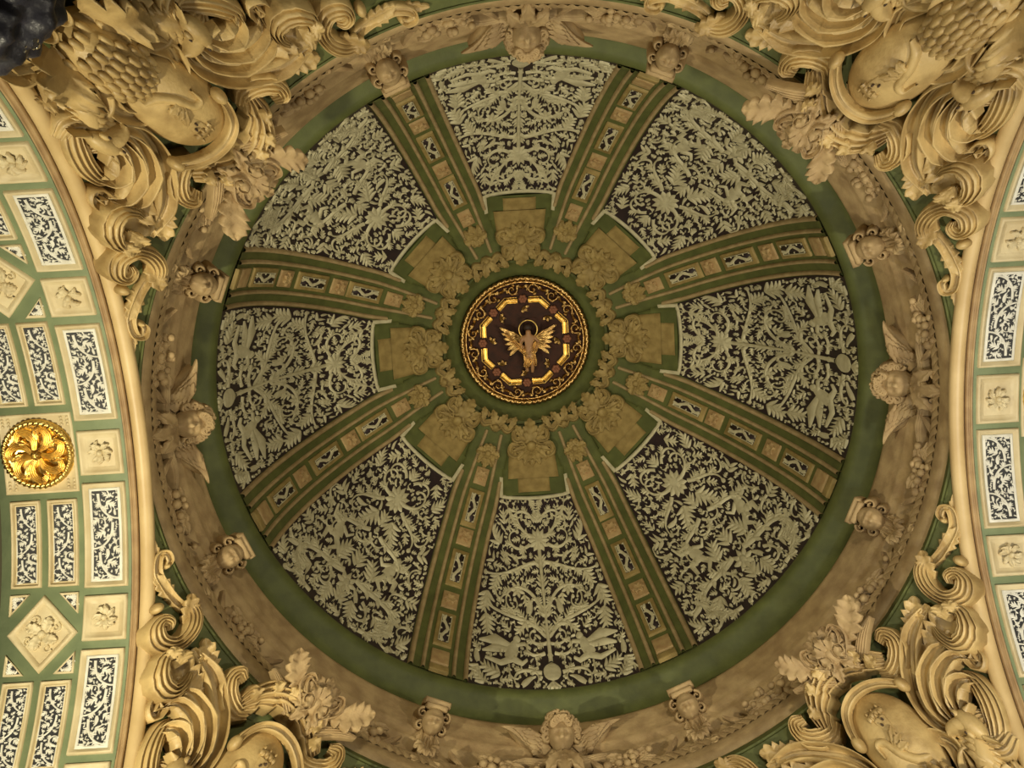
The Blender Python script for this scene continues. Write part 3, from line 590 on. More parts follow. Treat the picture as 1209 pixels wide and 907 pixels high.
# ------------------------------------------------------------------ cornice: cherubs, masks, garlands
def curls(mb, S, c, sz, h0, seed, up=0.):
    R = random.Random(seed)
    for i in range(26):
        a = R.uniform(-.3, PI+.3); q = R.uniform(.55, 1.0); x = math.cos(a)*sz*q*1.02; y = math.sin(a)*sz*1.2*q; z = math.sqrt(max(0, 1-q*q))*sz*.8
        if y < sz*.45 and abs(x) < sz*.7: continue
        ribbon(mb, S, spiral((c[0]+x, c[1]+y), sz*.24, R.uniform(0, 6), 1.1, R.choice((-1, 1)), .2, 8), [sz*.09, sz*.04], sz*.16, 'tube', 10, h0=h0+z)
def cherub_template():
    S = tilted(13.60, 1.0, 5.02); t = Template(S(0, .1, 0)); S3 = tilted(13.15, .35, 4.84)
    mb = MB(); head(mb, S, (0, .34), .185, .26, PI/2, .0); t.add('head', mb, 'corn')
    mb = MB(); R_ = random.Random(3)
    for i in range(22):
        q = math.radians(-20+220*(i+.5)/22); rr = .20+.03*(i % 2); ribbon(mb, S, spiral((rr*math.cos(q), .36+rr*1.15*math.sin(q)), .07, R_.uniform(0, 6), 1.1, R_.choice((-1, 1)), .2, 8), [.034, .02], .07, 'tube', 10, h0=.24)
    for i in range(12):
        q = math.radians(20+140*(i+.5)/12); rr = .13; ribbon(mb, S, spiral((rr*math.cos(q), .42+rr*1.1*math.sin(q)), .06, R_.uniform(0, 6), 1.1, R_.choice((-1, 1)), .2, 8), [.03, .018], .06, 'tube', 10, h0=.38)
    t.add('hair', mb, 'corn')
    for sd in (-1, 1):
        mb = MB()
        ribbon(mb, S, [(sd*.20, .12), (sd*.34, .24), (sd*.50, .33), (sd*.72, .44)], [.13, .17, .14, .02], [.14, .14, .1, .04], 'tube', 18, h0=.12)
        for row, (nf, L0, o) in enumerate(((7, .62, .0), (6, .42, .03), (5, .26, .055))):
            for j in range(nf):
                f = j/(nf-1); b = np.array([sd*(.24+.03*row-.02*f), .06+.27*f]); an = math.radians(4+34*(1-f) if row == 0 else 8+34*(1-f)); L = L0*(.55+.45*f)
                leaf(mb, S, b, b+L*np.array([sd*math.cos(an), math.sin(an)*.75+.12]), .052, .05, 2, .3, bend=sd*.04, h0=.24+o, n=14, m=7, cup=-.3)
        t.add('wing', mb, 'corn')
    mb = MB()
    for sd in (-1, 1):
        ribbon(mb, S3, [(sd*.05, .06), (sd*.25, .0), (sd*.5, .02), (sd*.72, -.06)], [.05, .06, .05, .02], .14, 'ridge', 24, h0=.02)
        ribbon(mb, S3, spiral((sd*.17, -.22), .10, 0, 1.2, sd), [.035, .02], .12, 'tube', 20, h0=.02)
    for q in (-.9, 0, .9): leaf(mb, S3, (0, .2), (.3*math.sin(q), .1-.5*math.cos(q)), .10, .1, 4, .7, h0=.12, n=20, m=7)
    t.add('drapery', mb, 'corn'); return t
CT = cherub_template()
for k, nm in ((0, 'right'), (90, 'bottom'), (180, 'left'), (270, 'top')): CT.place('cherub_head', 'stucco cherub head with two spread wings on the cornice at the %s' % nm, 'cherub', 'winged cherub heads of the cornice', k)
def mask_template():
    S = tilted(13.52, .95, 5.10); t = Template(S(0, .1, 0)); S3 = tilted(13.4, .22, 4.86)
    mb = MB(); box3(mb, S, -.19, .19, .62, .70, .0, .36, 3, .02); box3(mb, S, -.155, .155, .56, .63, .0, .40, 3, .02); t.add('abacus', mb, 'corn')
    mb = MB(); head(mb, S, (0, .40), .15, .34, PI/2, .1, 1.2); t.add('face', mb, 'corn')
    mb = MB()
    for sd in (-1, 1):
        ribbon(mb, S, spiral((sd*.165, .48), .075, PI/2, 1.3, -sd), [.035, .02], .16, 'tube', 20, h0=.18); ribbon(mb, S, spiral((sd*.15, .32), .065, PI/2, 1.2, -sd), [.035, .02], .14, 'tube', 18, h0=.16)
        leaf(mb, S, (sd*.05, .28), (sd*.14, .08), .06, .08, 3, .7, h0=.24, n=16, m=7)
    leaf(mb, S, (0, .30), (0, .04), .075, .1, 3, .7, h0=.28, n=16, m=7); t.add('beard', mb, 'corn')
    mb = MB(); ribbon(mb, S3, [(0, .5), (0, .1), (0, -.35), (0, -.82)], [.14, .12, .11, .14], [.12, .16, .15, .14], 'ridge', 24)
    for zz, s2 in ((-.22, .9), (-.52, 1.2)):
        for q in (-1.25, -.6, 0, .6, 1.25): leaf(mb, S3, (0, zz), (.20*s2*math.sin(q), zz-.24*s2*math.cos(q)), .065, .08, 3, .8, h0=.12, n=12, m=7)
    t.add('bracket', mb, 'corn'); return t
MT = mask_template()
for k in range(8): MT.place('mask_console', 'bearded mask on a leafy bracket, under the rib between the %s and %s panels' % (PN[k], PN[(k+1) % 8]), 'mask', 'mask consoles of the cornice', [22.85, 67.9, 112.1, 157.15, 202.85, 247.9, 292.1, 337.15][k])
def garland_template(seed):
    R = random.Random(seed); S = tilted(13.0, .55, 4.86); t = Template(S(0, 0, 0)); mb = MB()
    for i in range(16):
        x = R.gauss(0, .15); y = R.uniform(-.10, .16)-abs(x)*.1; r = R.uniform(.035, .06); blob(mb, S, (x, y), r, r, r, .06+R.uniform(0, .09), n=10, m=8, full=True)
    t.add('fruit', mb, 'corn', kind='stuff'); mb = MB()
    for i in range(12):
        a = R.uniform(-.6, .6)+(0 if i % 2 else PI); x = R.uniform(-.15, .15); L = R.uniform(.16, .30); y = .03+R.uniform(-.08, .1); leaf(mb, S, (x, y), (x+L*math.cos(a), y+L*math.sin(a)*.6), .055, .07, 4, .7, h0=.04, n=14, m=7)
    t.add('leaves', mb, 'corn', kind='stuff')
    for sd in (-1, 1): mb = MB(); ribbon(mb, S, [(sd*.18, .0), (sd*.34, -.06), (sd*.48, .05), (sd*.58, .16)], [.045, .04, .035, .015], .07, 'ridge', 20, h0=.02); t.add('ribbon_tail', mb, 'corn')
    return t
GT = [garland_template(s) for s in (1, 2, 3)]
for k in range(16):
    a = 11.3+22.5*k; near = PN[((k+1)//2) % 8]; j = ((k+1)//2) % 8; what = 'cherub' if j % 2 == 0 else 'crest'
    side = 'clockwise' if k % 2 == 0 else 'anticlockwise'
    GT[k % 3].place('fruit_garland', 'fruit garland in the cornice frieze, just %s of the %s %s' % (side, near, what), 'garland', 'frieze garlands', a)

# ------------------------------------------------------------------ pendentive ornament (drawn once in the diagonal frame, two mirrored sides)
CN = {-135: 'upper left', -45: 'upper right', 45: 'lower right', 135: 'lower left'}
def both(fn, mirrored=True):
    """fn(template, S) builds into S; second template is its mirror image"""
    out = []
    for sg in ((1, -1) if mirrored else (1,)):
        S = (lambda a, b, h, sg=sg: pend(a, np.asarray(b)*sg, h)); out.append(fn(S, sg))
    return out
def base_of(P, sg=1): c = np.mean(np.asarray(P), axis=0); return pend(c[0], c[1]*sg, .0)
def place_sides(fn, name, desc, cat, group, only=None, cream='cream'):
    tt = both(fn)
    for dg in (-135, -45, 45, 135):
        for sg, t in zip((1, -1), tt):
            if only and (dg, sg) not in only: continue
            # which arch does this side touch: azimuth dg +- 25 degrees
            q = (dg+sg*30) % 360; w_ = 'right' if q < 45 or q > 315 else 'bottom' if q < 135 else 'left' if q < 225 else 'top'
            t.place(name, '%s, %s corner, %s arch side' % (desc, CN[dg], w_), cat, group, dg)
def place_mid(fn, name, desc, cat, group, only=None):
    t = fn(pend, 1)
    for dg in (only or (-135, -45, 45, 135)): t.place(name, '%s in the %s corner' % (desc, CN[dg]), cat, group, dg)

SKIRT[0] = .10
# tail scroll running along the arch
def f_tail(S, sg):
    P = LP([(1099, 277), (1112, 292), (1122, 310), (1128, 326), (1124, 343), (1114, 346), (1110, 337), (1115, 331)], .12); t = Template(base_of(P, sg)); mb = MB()
    ribbon(mb, S, P, [.05, .05, .045, .03], .13, 'chan', 44); blob(mb, S, P[-1], .04, .04, .15, .0); q = t.add('scroll_band', mb, 'cream')
    mb = MB(); L = LP([(1112, 285), (1137, 325), (1105, 300), (1128, 362)], .05); leaf(mb, S, L[0], L[1], .08, .06, 5, .5, h0=.05); leaf(mb, S, L[2]*.2+L[1]*.8, L[3], .05, .04, 4, .3, h0=.02); t.add('leaf', mb, 'cream'); return t
place_sides(f_tail, 'tail_scroll', 'slender tail scroll ending in a curl', 'scroll', 'tail scrolls along the arches')
def f_vol1(S, sg):
    P = LP([(1090, 292), (1086, 272), (1098, 254), (1120, 246), (1140, 254), (1143, 270), (1131, 278), (1120, 272), (1122, 264)], .25); t = Template(base_of(P, sg)); mb = MB()
    ribbon(mb, S, P, [.06, .11, .115, .105, .075, .035], [.15, .26, .32, .32, .26, .2], 'ridge', 50, h0=.03); c = LP([(1133, 292)], .25)[0]; blob(mb, S, c, .06, .06, .12, .12); t.add('scroll_band', mb, 'cream')
    mb = MB(); L = LP([(1100, 262), (1088, 296), (1098, 250), (1128, 240)], .2); leaf(mb, S, L[0], L[1], .09, .10, 4, .7, h0=.1); leaf(mb, S, L[2], L[3], .09, .10, 4, .7, h0=.12); t.add('leaf', mb, 'cream'); return t
place_sides(f_vol1, 'ridged_volute', 'ridged stucco volute between tail scroll and acanthus', 'scroll', 'ridged volutes')
def f_acan(S, sg):
    P = LP([(1133, 98), (1104, 108), (1083, 135), (1074, 170), (1074, 205), (1090, 238)], .3); t = Template(base_of(P, sg)); mb = MB()
    ribbon(mb, S, P, [.06, .075, .09, .10, .09, .03], [.34, .36, .36, .30, .22, .08], 'chan', 44, h0=.04); t.add('stem', mb, 'cream')
    for P in ([(1134, 104), (1110, 120), (1098, 152), (1106, 186), (1120, 200)], [(1136, 112), (1120, 132), (1116, 160), (1128, 184), (1144, 186)], [(1140, 122), (1134, 142), (1142, 160), (1160, 162)]):
        mb = MB(); Q = LP(P, .32); ribbon(mb, S, Q, [.03, .065, .085, .07, .015], [.30, .38, .40, .30, .16], 'chan', 36, h0=.08, serr=4, sa=.15); t.add('gutter_leaf', mb, 'cream')
    for a, b, W, H, bn in (((1084, 165), (1112, 244), .19, .14, .1), ((1078, 190), (1072, 246), .12, .10, 0), ((1076, 160), (1064, 216), .10, .08, .0), ((1098, 190), (1128, 214), .10, .14, .1)):
        mb = MB(); L = LP([a, b], .3); leaf(mb, S, L[0], L[1], W, H, 5, .75, bend=-bn, h0=.02, cup=.5, n=36, m=13); t.add('leaf', mb, 'cream')
    return t
place_sides(f_acan, 'acanthus_scroll', 'large swirling acanthus scroll', 'scroll', 'swirling acanthus scrolls')
def f_curl(S, sg):
    P = LP([(1100, 214), (1114, 203), (1132, 198), (1146, 207), (1148, 224), (1138, 238), (1126, 238), (1122, 228)], .32); t = Template(base_of(P, sg)); mb = MB()
    ribbon(mb, S, P, [.04, .10, .125, .115, .085, .04], [.2, .36, .42, .42, .34, .24], 'ridge', 44, h0=.04, serr=9, sa=.15)
    L = LP([(1125, 222), (1110, 240), (1140, 232), (1122, 246)], .3); leaf(mb, S, L[0], L[1], .09, .12, 4, .8, h0=.25); leaf(mb, S, L[2], L[3], .08, .1, 4, .8, h0=.3); t.add('curled_leaf', mb, 'cream'); return t
place_sides(f_curl, 'curled_leaf', 'bright curled-over leaf tip', 'leaf', 'curled leaf tips beside the arches')
def f_head(S, sg):
    c = LP([(1152, 118)], .45)[0]; t = Template(pend(c[0], c[1]*sg, 0)); mb = MB(); a0 = -1.9
    blob(mb, S, c, .12, .105, .15, .38, n=24, m=16, full=True); d = np.array([math.cos(a0), math.sin(a0)]); e = np.array([-d[1], d[0]])
    ribbon(mb, S, [c, c+d*.12, c+d*.22+e*.02, c+d*.27+e*.06], [.10, .08, .05, .012], [.16, .14, .09, .05], 'tube', 16, h0=.36)
    for q in (-1, 1):
        blob(mb, S, c+d*.05+e*.08*q, .035, .035, .05, .46); ribbon(mb, S, [c-d*.04+e*.10*q, c-d*.14+e*.15*q], [.04, .01], .1, 'tube', 8, h0=.36)
    t.add('head', mb, 'cream'); mb = MB()
    for q in (-1, 1): blob(mb, S, c+d*.07+e*.075*q, .015, .015, .03, .49, n=10, m=7)
    t.add('eye', mb, 'line', label='dark eye dots with painted-in shade')  # dark colour on raised dots stands for the shade of drilled pupils
    mb = MB(); P = LP([(1154, 112), (1162, 98), (1166, 82), (1164, 66)], .4)
    ribbon(mb, S, P, [.09, .14, .16, .08], [.30, .34, .34, .25], 'tube', 24, h0=.05)
    for i in range(5):
        for j in (-1, 0, 1):
            q = P[0]+(P[-1]-P[0])*(.2+.17*i); leaf(mb, S, q+np.array([.08, .0])*j, q+(P[0]-P[-1])*.28+np.array([.10, 0])*j, .085, .05, 2, .4, h0=.33-abs(j)*.06, n=10, m=7, cup=-.3)
    t.add('feathered_neck', mb, 'cream'); return t
place_sides(f_head, 'beast_head', 'beaked beast head with feathered neck', 'head', 'beast heads in the acanthus')
def f_wing(S, sg):
    P = LP([(1184, 98), (1182, 122), (1170, 146), (1152, 162), (1134, 168)], .3); t = Template(base_of(P, sg)); mb = MB()
    ribbon(mb, S, P, [.07, .11, .12, .10, .04], [.22, .30, .30, .24, .1], 'ridge', 40, h0=.04); t.add('ridged_horn', mb, 'cream')
    mb = MB(); P = LP([(1132, 176), (1146, 184), (1158, 174), (1162, 186), (1152, 194)], .2); ribbon(mb, S, P, [.05, .08, .07, .03], .2, 'chan', 24, h0=.05); t.add('curl', mb, 'cream'); return t
place_sides(f_wing, 'ridged_horn', 'ridged horn-shaped wing beside the beast head', 'wing', 'ridged wings')
def f_vol2(S, sg):
    P = LP([(1036, 150), (1052, 154), (1060, 172), (1055, 190), (1040, 196), (1033, 186)], .25); t = Template(base_of(P, sg)); mb = MB()
    ribbon(mb, S, P, [.09, .12, .13, .11, .06], [.2, .28, .3, .26, .16], 'ridge', 36, h0=.04, serr=6, sa=.12); c = LP([(1026, 168)], .2)[0]; ribbon(mb, S, spiral(c, .06, 0, 1.3, -1), [.03, .015], .14, 'tube', 18, h0=.03); t.add('volute_band', mb, 'cream'); return t
place_sides(f_vol2, 'small_volute', 'small ridged volute beside the shield frame', 'scroll', 'small volutes by the shields')
def f_vol3(S, sg):
    P = LP([(70, 130), (76, 108), (94, 97), (112, 106), (116, 124), (104, 134), (94, 124), (100, 118)], .3); t = Template(base_of(P, sg)); mb = MB()
    ribbon(mb, S, P, [.07, .11, .12, .11, .07, .03], [.2, .3, .34, .32, .26, .2], 'chan', 44, h0=.05)
    P = LP([(78, 170), (86, 152), (102, 148), (118, 158), (116, 176), (106, 182)], .3); ribbon(mb, S, P, [.07, .11, .12, .10, .05], [.2, .3, .34, .3, .2], 'ridge', 36, h0=.05); t.add('volute_band', mb, 'cream'); 
    mb = MB(); L = LP([(90, 132), (76, 152), (70, 118), (50, 128)], .2); leaf(mb, S, L[0], L[1], .09, .1, 4, .7, h0=.1); leaf(mb, S, L[2], L[3], .09, .1, 4, .7, h0=.1); t.add('leaf', mb, 'cream'); return t
place_sides(f_vol3, 'double_volute', 'double rolled volute low in the pendentive', 'scroll', 'double volutes low in the pendentives')
# middle pieces on the diagonal
def f_frame(S, sg):
    P = LP([(985, 76), (984, 98), (990, 118), (1004, 134), (1024, 142), (1046, 139), (1062, 132)], .5, False); t = Template(base_of(P)); mb = MB()
    ribbon(mb, S, P, .045, .10, 'chan', 44, h0=.42); blob(mb, S, P[0], .07, .07, .12, .42); blob(mb, S, P[-1], .07, .07, .12, .42); t.add('shield_rim', mb, 'cream')
    mb = MB(); P2 = LP([(958, 88), (960, 112), (966, 134), (984, 156), (1008, 166), (1030, 166), (1052, 160)], .3, False); ribbon(mb, S, P2, [.10, .18, .20, .20, .20, .18, .10], [.2, .36, .42, .42, .42, .36, .2], 'ridge', 44, h0=.05, serr=5, sa=.25)
    for i, (a, b) in enumerate((((965, 130), (950, 118)), ((975, 148), (955, 150)), ((985, 156), (972, 172)), ((1000, 165), (996, 182)), ((1030, 168), (1024, 180)), ((968, 110), (955, 100)))):
        L = LP([a, b], .4, False); leaf(mb, S, L[0], L[1], .08, .1, 3, .8, h0=.38, n=16, m=7)
    t.add('strapwork_crest', mb, 'cream')
    mb = MB(); L = LP([(1000, 100), (1030, 128)], .1, False); ribbon(mb, S, [L[0], (L[0]+L[1])/2+[-.1, 0], L[1]], .03, .08, 'tube', 12); t.add('inner_curl', mb, 'cream'); return t
place_mid(f_frame, 'shield_cartouche', 'curved strapwork frame arching over the shield', 'cartouche', 'shield cartouches')
def f_shield(S, sg):
    c = np.array([5.47, 0]); t = Template(pend(c[0], 0, 0)); mb = MB()
    blob(mb, S, c, .42, .40, .30, .22, n=40, m=24); t.add('oval_shield', mb, 'cream'); mb = MB()
    # castle tower
    k = c+[-.17, -.04]
    for q in (-1, 0, 1):
        blob(mb, S, k+[.0, q*.06], .03, .025, .08, .47, n=10, m=8)
        blob(mb, S, k+[-.05, q*.08], .025, .022, .08, .46, n=10, m=8)
    ribbon(mb, S, [k+[0, -.11], k+[-.02, 0], k+[0, .11]], .025, .08, 'flat', 14, h0=.45); ribbon(mb, S, [k+[.03, 0], k+[.14, 0]], [.09, .08], .06, 'flat', 8, h0=.46)
    t.add('castle_relief', mb, 'cream'); mb = MB(); blob(mb, S, k+[.09, .02], .014, .014, .03, .535, n=8, m=6); blob(mb, S, k+[.06, -.03], .014, .014, .03, .535, n=8, m=6); t.add('window_shade_dots', mb, 'line')  # raised dark dots, their colour stands for shade in the window openings
    mb = MB(); k = c+[.11, .02]
    ribbon(mb, S, [k+[.16, -.2], k+[.12, -.06], k+[.02, .04], k+[-.1, .10], k+[-.12, .2], k+[-.02, .22]], [.02, .055, .075, .06, .035, .015], [.04, .08, .10, .10, .08, .05], 'tube', 36, h0=.45)
    for q in range(3): leaf(mb, S, k+[.0, .06], k+[-.14+.08*q, -.12], .04, .05, 3, .6, h0=.52, n=12, m=5)
    t.add('dolphin_relief', mb, 'cream'); return t
place_mid(f_shield, 'oval_shield', 'bulging oval shield with a small castle and a curling fish', 'shield', 'oval shields')
def f_crest(S, sg):
    t = Template(pend(4.6, 0, .1)); L = LP([(935, 138), (876, 127), (968, 168), (964, 216), (950, 152), (918, 140), (925, 160), (948, 175)], .45, False)
    for i, (a, b, W, bn) in enumerate(((L[0], L[1], .16, .08), (L[2], L[3], .15, -.08))):
        mb = MB(); leaf(mb, S, a, b, W, .16, 5, .6, bend=bn, h0=.38, n=40); t.add('oak_like_leaf', mb, 'corn')
    mb = MB(); c = L[4]
    blob(mb, S, c+[.02, 0], .12, .15, .22, .34)
    for q in np.linspace(-2.6, 2.6, 9): leaf(mb, S, c, c+.30*np.array([-math.cos(q), math.sin(q)]), .085, .12, 4, .9, h0=.36, n=18, m=7)
    for q in np.linspace(-2.0, 2.0, 5): leaf(mb, S, c+[.05, 0], c+.19*np.array([-math.cos(q), math.sin(q)]), .07, .12, 3, .9, h0=.48, n=16, m=7)
    for y, sd in ((-.13, 1), (.13, -1)): ribbon(mb, S, spiral(c+[.06, y], .085, 0, 1.3, sd), [.035, .018], .12, 'chan', 20, h0=.46)
    t.add('leaf_mask', mb, 'corn')
    for sd in (-1, 1):
        mb = MB(); ribbon(mb, S, [c+[.1, sd*.12], c+[-.05, sd*.28], c+[-.16, sd*.26], c+[-.14, sd*.16]], [.05, .06, .04, .02], .16, 'chan', 24, h0=.35)
        ribbon(mb, S, [c+[.2, sd*.2], c+[.06, sd*.45], c+[-.02, sd*.68]], [.07, .06, .02], .12, 'ridge', 20, h0=.28); t.add('curl', mb, 'corn')
    return t
place_mid(f_crest, 'leaf_crest', 'leafy crest with two jagged leaves lapping over the cornice', 'crest', 'leaf crests over the cornice')
def f_scales(S, sg):
    c = np.array([6.03, 0]); t = Template(pend(c[0], 0, 0)); mb = MB()
    sc = lambda U, V_: .0
    blob(mb, S, c, .27, .35, .46, .26, n=36, m=20)
    for i in range(9):
        for j in range(-4, 5):
            b = c+np.array([.30-.068*i, (j+(i % 2)*.5)*.082]); r2 = ((b-c)[0]/.27)**2+((b-c)[1]/.35)**2
            if r2 > .97: continue
            blob(mb, S, b, .050, .044, .055, .25+.46*math.sqrt(1-r2), n=8, m=6)
    t.add('scaly_body', mb, 'cream'); mb = MB()
    for sd in (-1, 1):
        leaf(mb, S, c+[.1, sd*.3], c+[.3, sd*.55], .16, .2, 4, .7, h0=.2); ribbon(mb, S, [c+[-.1, sd*.32], c+[-.3, sd*.42], c+[-.42, sd*.3], c+[-.33, sd*.2]], [.08, .1, .07, .03], .26, 'chan', 26, h0=.1)
    t.add('side_leaf', mb, 'cream'); return t
place_mid(f_scales, 'scaly_pinecone', 'scaly cone-shaped stucco body behind the shield', 'cone', 'scaly cones')
def f_low(S, sg):
    t = Template(pend(6.4, 0, 0)); c = np.array([6.44, 0]); mb = MB()
    blob(mb, S, c, .17, .26, .28, .14, n=32, m=20)
    for y in (-.13, .08): ribbon(mb, S, spiral(c+[-.05, y], .09, .4, .8, 1, .7), [.014, .008], .02, 'tube', 22, h0=.40)
    t.add('smooth_boss', mb, 'cream'); mb = MB()
    for sd in (-1, 1):
        leaf(mb, S, c+[-.15, sd*.2], c+[-.35, sd*.62], .18, .26, 4, .8, h0=.35, cup=.5); ribbon(mb, S, [c+[.1, sd*.25], c+[.1, sd*.5], c+[-.08, sd*.62], c+[-.14, sd*.48]], [.09, .1, .07, .03], .3, 'chan', 26, h0=.2)
        ribbon(mb, S, [c+[.3, sd*.2], c+[.25, sd*.45], c+[.3, sd*.65]], [.1, .1, .04], .3, 'ridge', 20, h0=.1)
    t.add('flanking_leaf', mb, 'cream'); return t
place_mid(f_low, 'smooth_boss', 'smooth swelling boss with curled flaps at the foot', 'boss', 'smooth bosses low in the corners')

SKIRT[0] = None
# ------------------------------------------------------------------ coffered soffits (left arch template, mirrored by turning it round)
def rect_draw(L, W, seed):
    d = Draw(); R = random.Random(seed); n = 3; seg = L/n
    P = [(.22*W*math.sin(i*PI/2+.6), -L/2+L*i/12) for i in range(13)]
    for i in range(n):
        y = -L/2+seg*(i+.1); sd = 1 if i % 2 else -1
        d.scroll(sd*W*.25, y, math.radians(90), seg*2.3, sd*1.5, sd*8.0, W*.055, 3, 1., True); d.acan(-sd*W*.05, y+seg*.3, math.radians(90+sd*60), W*.42, W*.17, sd*.5, 3)
        d.acan(sd*W*.28, y+seg*.85, math.radians(90-sd*50), W*.36, W*.15, 0, 3); d.rosette(sd*W*.02, y+seg*.52, W*.15, 5)
    ins = lambda x, y: (np.abs(x) < W/2-.006) & (np.abs(y) < L/2-.006)
    d.fill(ins, -W/2, W/2, -L/2, L/2, seed, cell=.0085, tries=150, rmax=.05, minc=2)
    d.P = [(np.c_[np.clip(P[:, 0], -W/2, W/2), np.clip(P[:, 1], -L/2, L/2)], w) for P, w in d.P]
    return d
DR = {'big': rect_draw(1.04, .30, 3), 'mid': rect_draw(.96, .20, 8)}
def coffer_rect(x0, x1, p0, p1, border, dr, white):
    """frame raised round a sunk dark ground; coordinates of the left soffit"""
    xc, pc = (x0+x1)/2, (p0+p1)/2; t = Template(soff(xc, pc, 0)); S = soff
    Sm = lambda a, b, h: soff(a, pc+(np.asarray(b)-0)*DEG, h)
    L = (p1-p0)/DEG; mb = MB(); frame4(mb, Sm, x0, x1, -L/2, L/2, [(0, -.01), (.004, .035), (.02, .045), (.03, .035), (border*.55, .02), (border*.75, -.01)], 12); t.add('coffer_frame', mb, 'soff', smooth=False)
    mb = MB(); frame4(mb, Sm, x0+border*.7, x1-border*.7, -L/2+border*.7, L/2-border*.7, [(0, .002), (.004, .012), (border*.32, .012), (border*.36, -.005)], 12); t.add('white_fillet', mb, 'white' if white else 'soff', smooth=False)
    mb = MB(); A, B = np.meshgrid([x0+border, x1-border], np.linspace(-L/2+border, L/2-border, 8), indexing='ij'); mb.grid(Sm(A, B, np.full(A.shape, .004))); t.add('black_ground', mb, 'black')
    lw = x1-x0-2*border; ll = L-2*border; W0, L0 = (.30, 1.04) if dr == 'big' else (.20, .96)
    mb = DR[dr].mesh(lambda a, b, h: soff(a, b, h+.006), .008, None, lw/W0, ll/L0*DEG, xc, pc); t.add('scroll_relief', mb, 'white'); return t
def coffer_square(x0, x1, p0, p1, seed):
    R = random.Random(seed); xc, pc = (x0+x1)/2, (p0+p1)/2; t = Template(soff(xc, pc, 0)); Sm = lambda a, b, h: soff(xc+np.asarray(a), pc+np.asarray(b)*DEG, h); w_ = (x1-x0)/2; L = (p1-p0)/DEG/2
    mb = MB(); frame4(mb, Sm, -w_, w_, -L, L, [(0, -.01), (.004, .035), (.025, .045), (.04, .035), (.055, .018), (.075, .012), (.095, .003)], 6); t.add('coffer_frame', mb, 'soff', smooth=False)
    mb = MB(); A, B = np.meshgrid([-w_+.09, w_-.09], [-L+.09, L-.09], indexing='ij'); mb.grid(Sm(A, B, np.full(A.shape, .003))); t.add('sunk_field', mb, 'soff')
    mb = MB()
    for i in range(8): a = i*PI/4+R.uniform(-.2, .2); leaf(mb, Sm, (R.uniform(-.02, .02), R.uniform(-.02, .02)), (.14*math.cos(a), .14*math.sin(a)), .035, .05, 3, .8, R.choice((-.2, .2)), h0=.02, n=14, m=7)
    blob(mb, Sm, (0, 0), .035, .035, .05, .04); t.add('leaf_boss', mb, 'soff'); return t
def tri_diam(xc, pc, wx, wl):
    """lozenge coffer with foliage"""
    t = Template(soff(xc, pc, 0)); Sm = lambda a, b, h: soff(xc+(np.asarray(a)-np.asarray(b))*wx, pc+(np.asarray(a)+np.asarray(b))*wl*DEG, h)
    mb = MB(); frame4(mb, Sm, -.5, .5, -.5, .5, [(0, -.01), (.01, .035), (.05, .045), (.09, .03), (.12, .01), (.13, .003)], 6); t.add('lozenge_frame', mb, 'soff', smooth=False)
    mb = MB(); A, B = np.meshgrid([-.38, .38], [-.38, .38], indexing='ij'); mb.grid(Sm(A, B, np.full(A.shape, .003))); t.add('sunk_field', mb, 'soff')
    Sn = lambda a, b, h: soff(xc+np.asarray(a), pc+np.asarray(b)*DEG, h); mb = MB()
    for i in range(4):
        a = i*PI/2+.4; leaf(mb, Sn, (0, 0), (.2*math.cos(a), .2*math.sin(a)), .07, .05, 4, .7, .1, h0=.02, n=22, m=9); ribbon(mb, Sn, spiral((.17*math.cos(a+.75), .17*math.sin(a+.75)), .055, a, 1.2, 1), [.016, .008], .04, 'tube', 18)
    blob(mb, Sn, (0, 0), .045, .045, .05, .03); t.add('leaf_boss', mb, 'soff'); return t
def tri(xc, pc, sx, sp):
    """small corner triangle coffer; right angle at (xc,pc), legs towards sx, sp"""
    t = Template(soff(xc, pc, 0)); mb = MB(); w_, l_ = .22, .24
    def ringpts(k, h): return [(xc+sx*k, pc+sp*k*DEG, h), (xc+sx*(w_-k*1.6), pc+sp*k*DEG, h), (xc+sx*k, pc+sp*(l_-k*1.6)*DEG, h)]
    P = np.array([[ (soff(*q)) for q in ringpts(k, h)] for k, h in ((0, -.005), (.0, .03), (.012, .035), (.025, .01))]); mb.grid(P, cv=True); t.add('triangle_frame', mb, 'soff', smooth=False)
    mb = MB(); q = [soff(*v) for v in ringpts(.024, .008)]; q.append(q[2]); mb.add(np.array(q), [[0, 1, 2, 3]]); 
    me_ = MB(); a = ringpts(.024, .006); 
    A = soff(np.array([[a[0][0], a[1][0]], [a[2][0], a[2][0]]]), np.array([[a[0][1], a[1][1]], [a[2][1], a[2][1]]]), np.full((2, 2), .006)); me_.grid(A); t.add('black_ground', me_, 'black')
    d = Draw(); d.scroll(.03, .03, .8, .16, 1, 5, .009, 2); d.acan(.04, .04, .1, .09, .03); d.acan(.04, .04, 1.45, .10, .03); d.lobe(.12, .03, .8, .05, .012); d.lobe(.03, .13, .4, .05, .012)
    d.P = [(P_*np.array([sx, sp]), w__) for P_, w__ in d.P]; t.add('scroll_relief', d.mesh(lambda a, b, h: soff(xc+a, pc+b*DEG, h+.008), .006), 'white'); return t
order_w = {0: 'left', 180: 'right'}
def pos_word(p): # p in degrees along the left arch, positive = lower in the picture
    return p
def name_row(az, i, p): return ['topmost', 'second', 'third', 'fourth', 'fifth', 'sixth', 'seventh', 'eighth'][i]
bigs = [(-67, -51.5), (-42.2, -28.7), (-19.9, -4.7), (5.0, 20.85), (29.95, 45.1), (53.5, 68)]
sqs = [(-50.4, -43.6), (-27.5, -21.3), (-3.1, 3.8), (22.0, 28.7), (46.3, 52.4)]
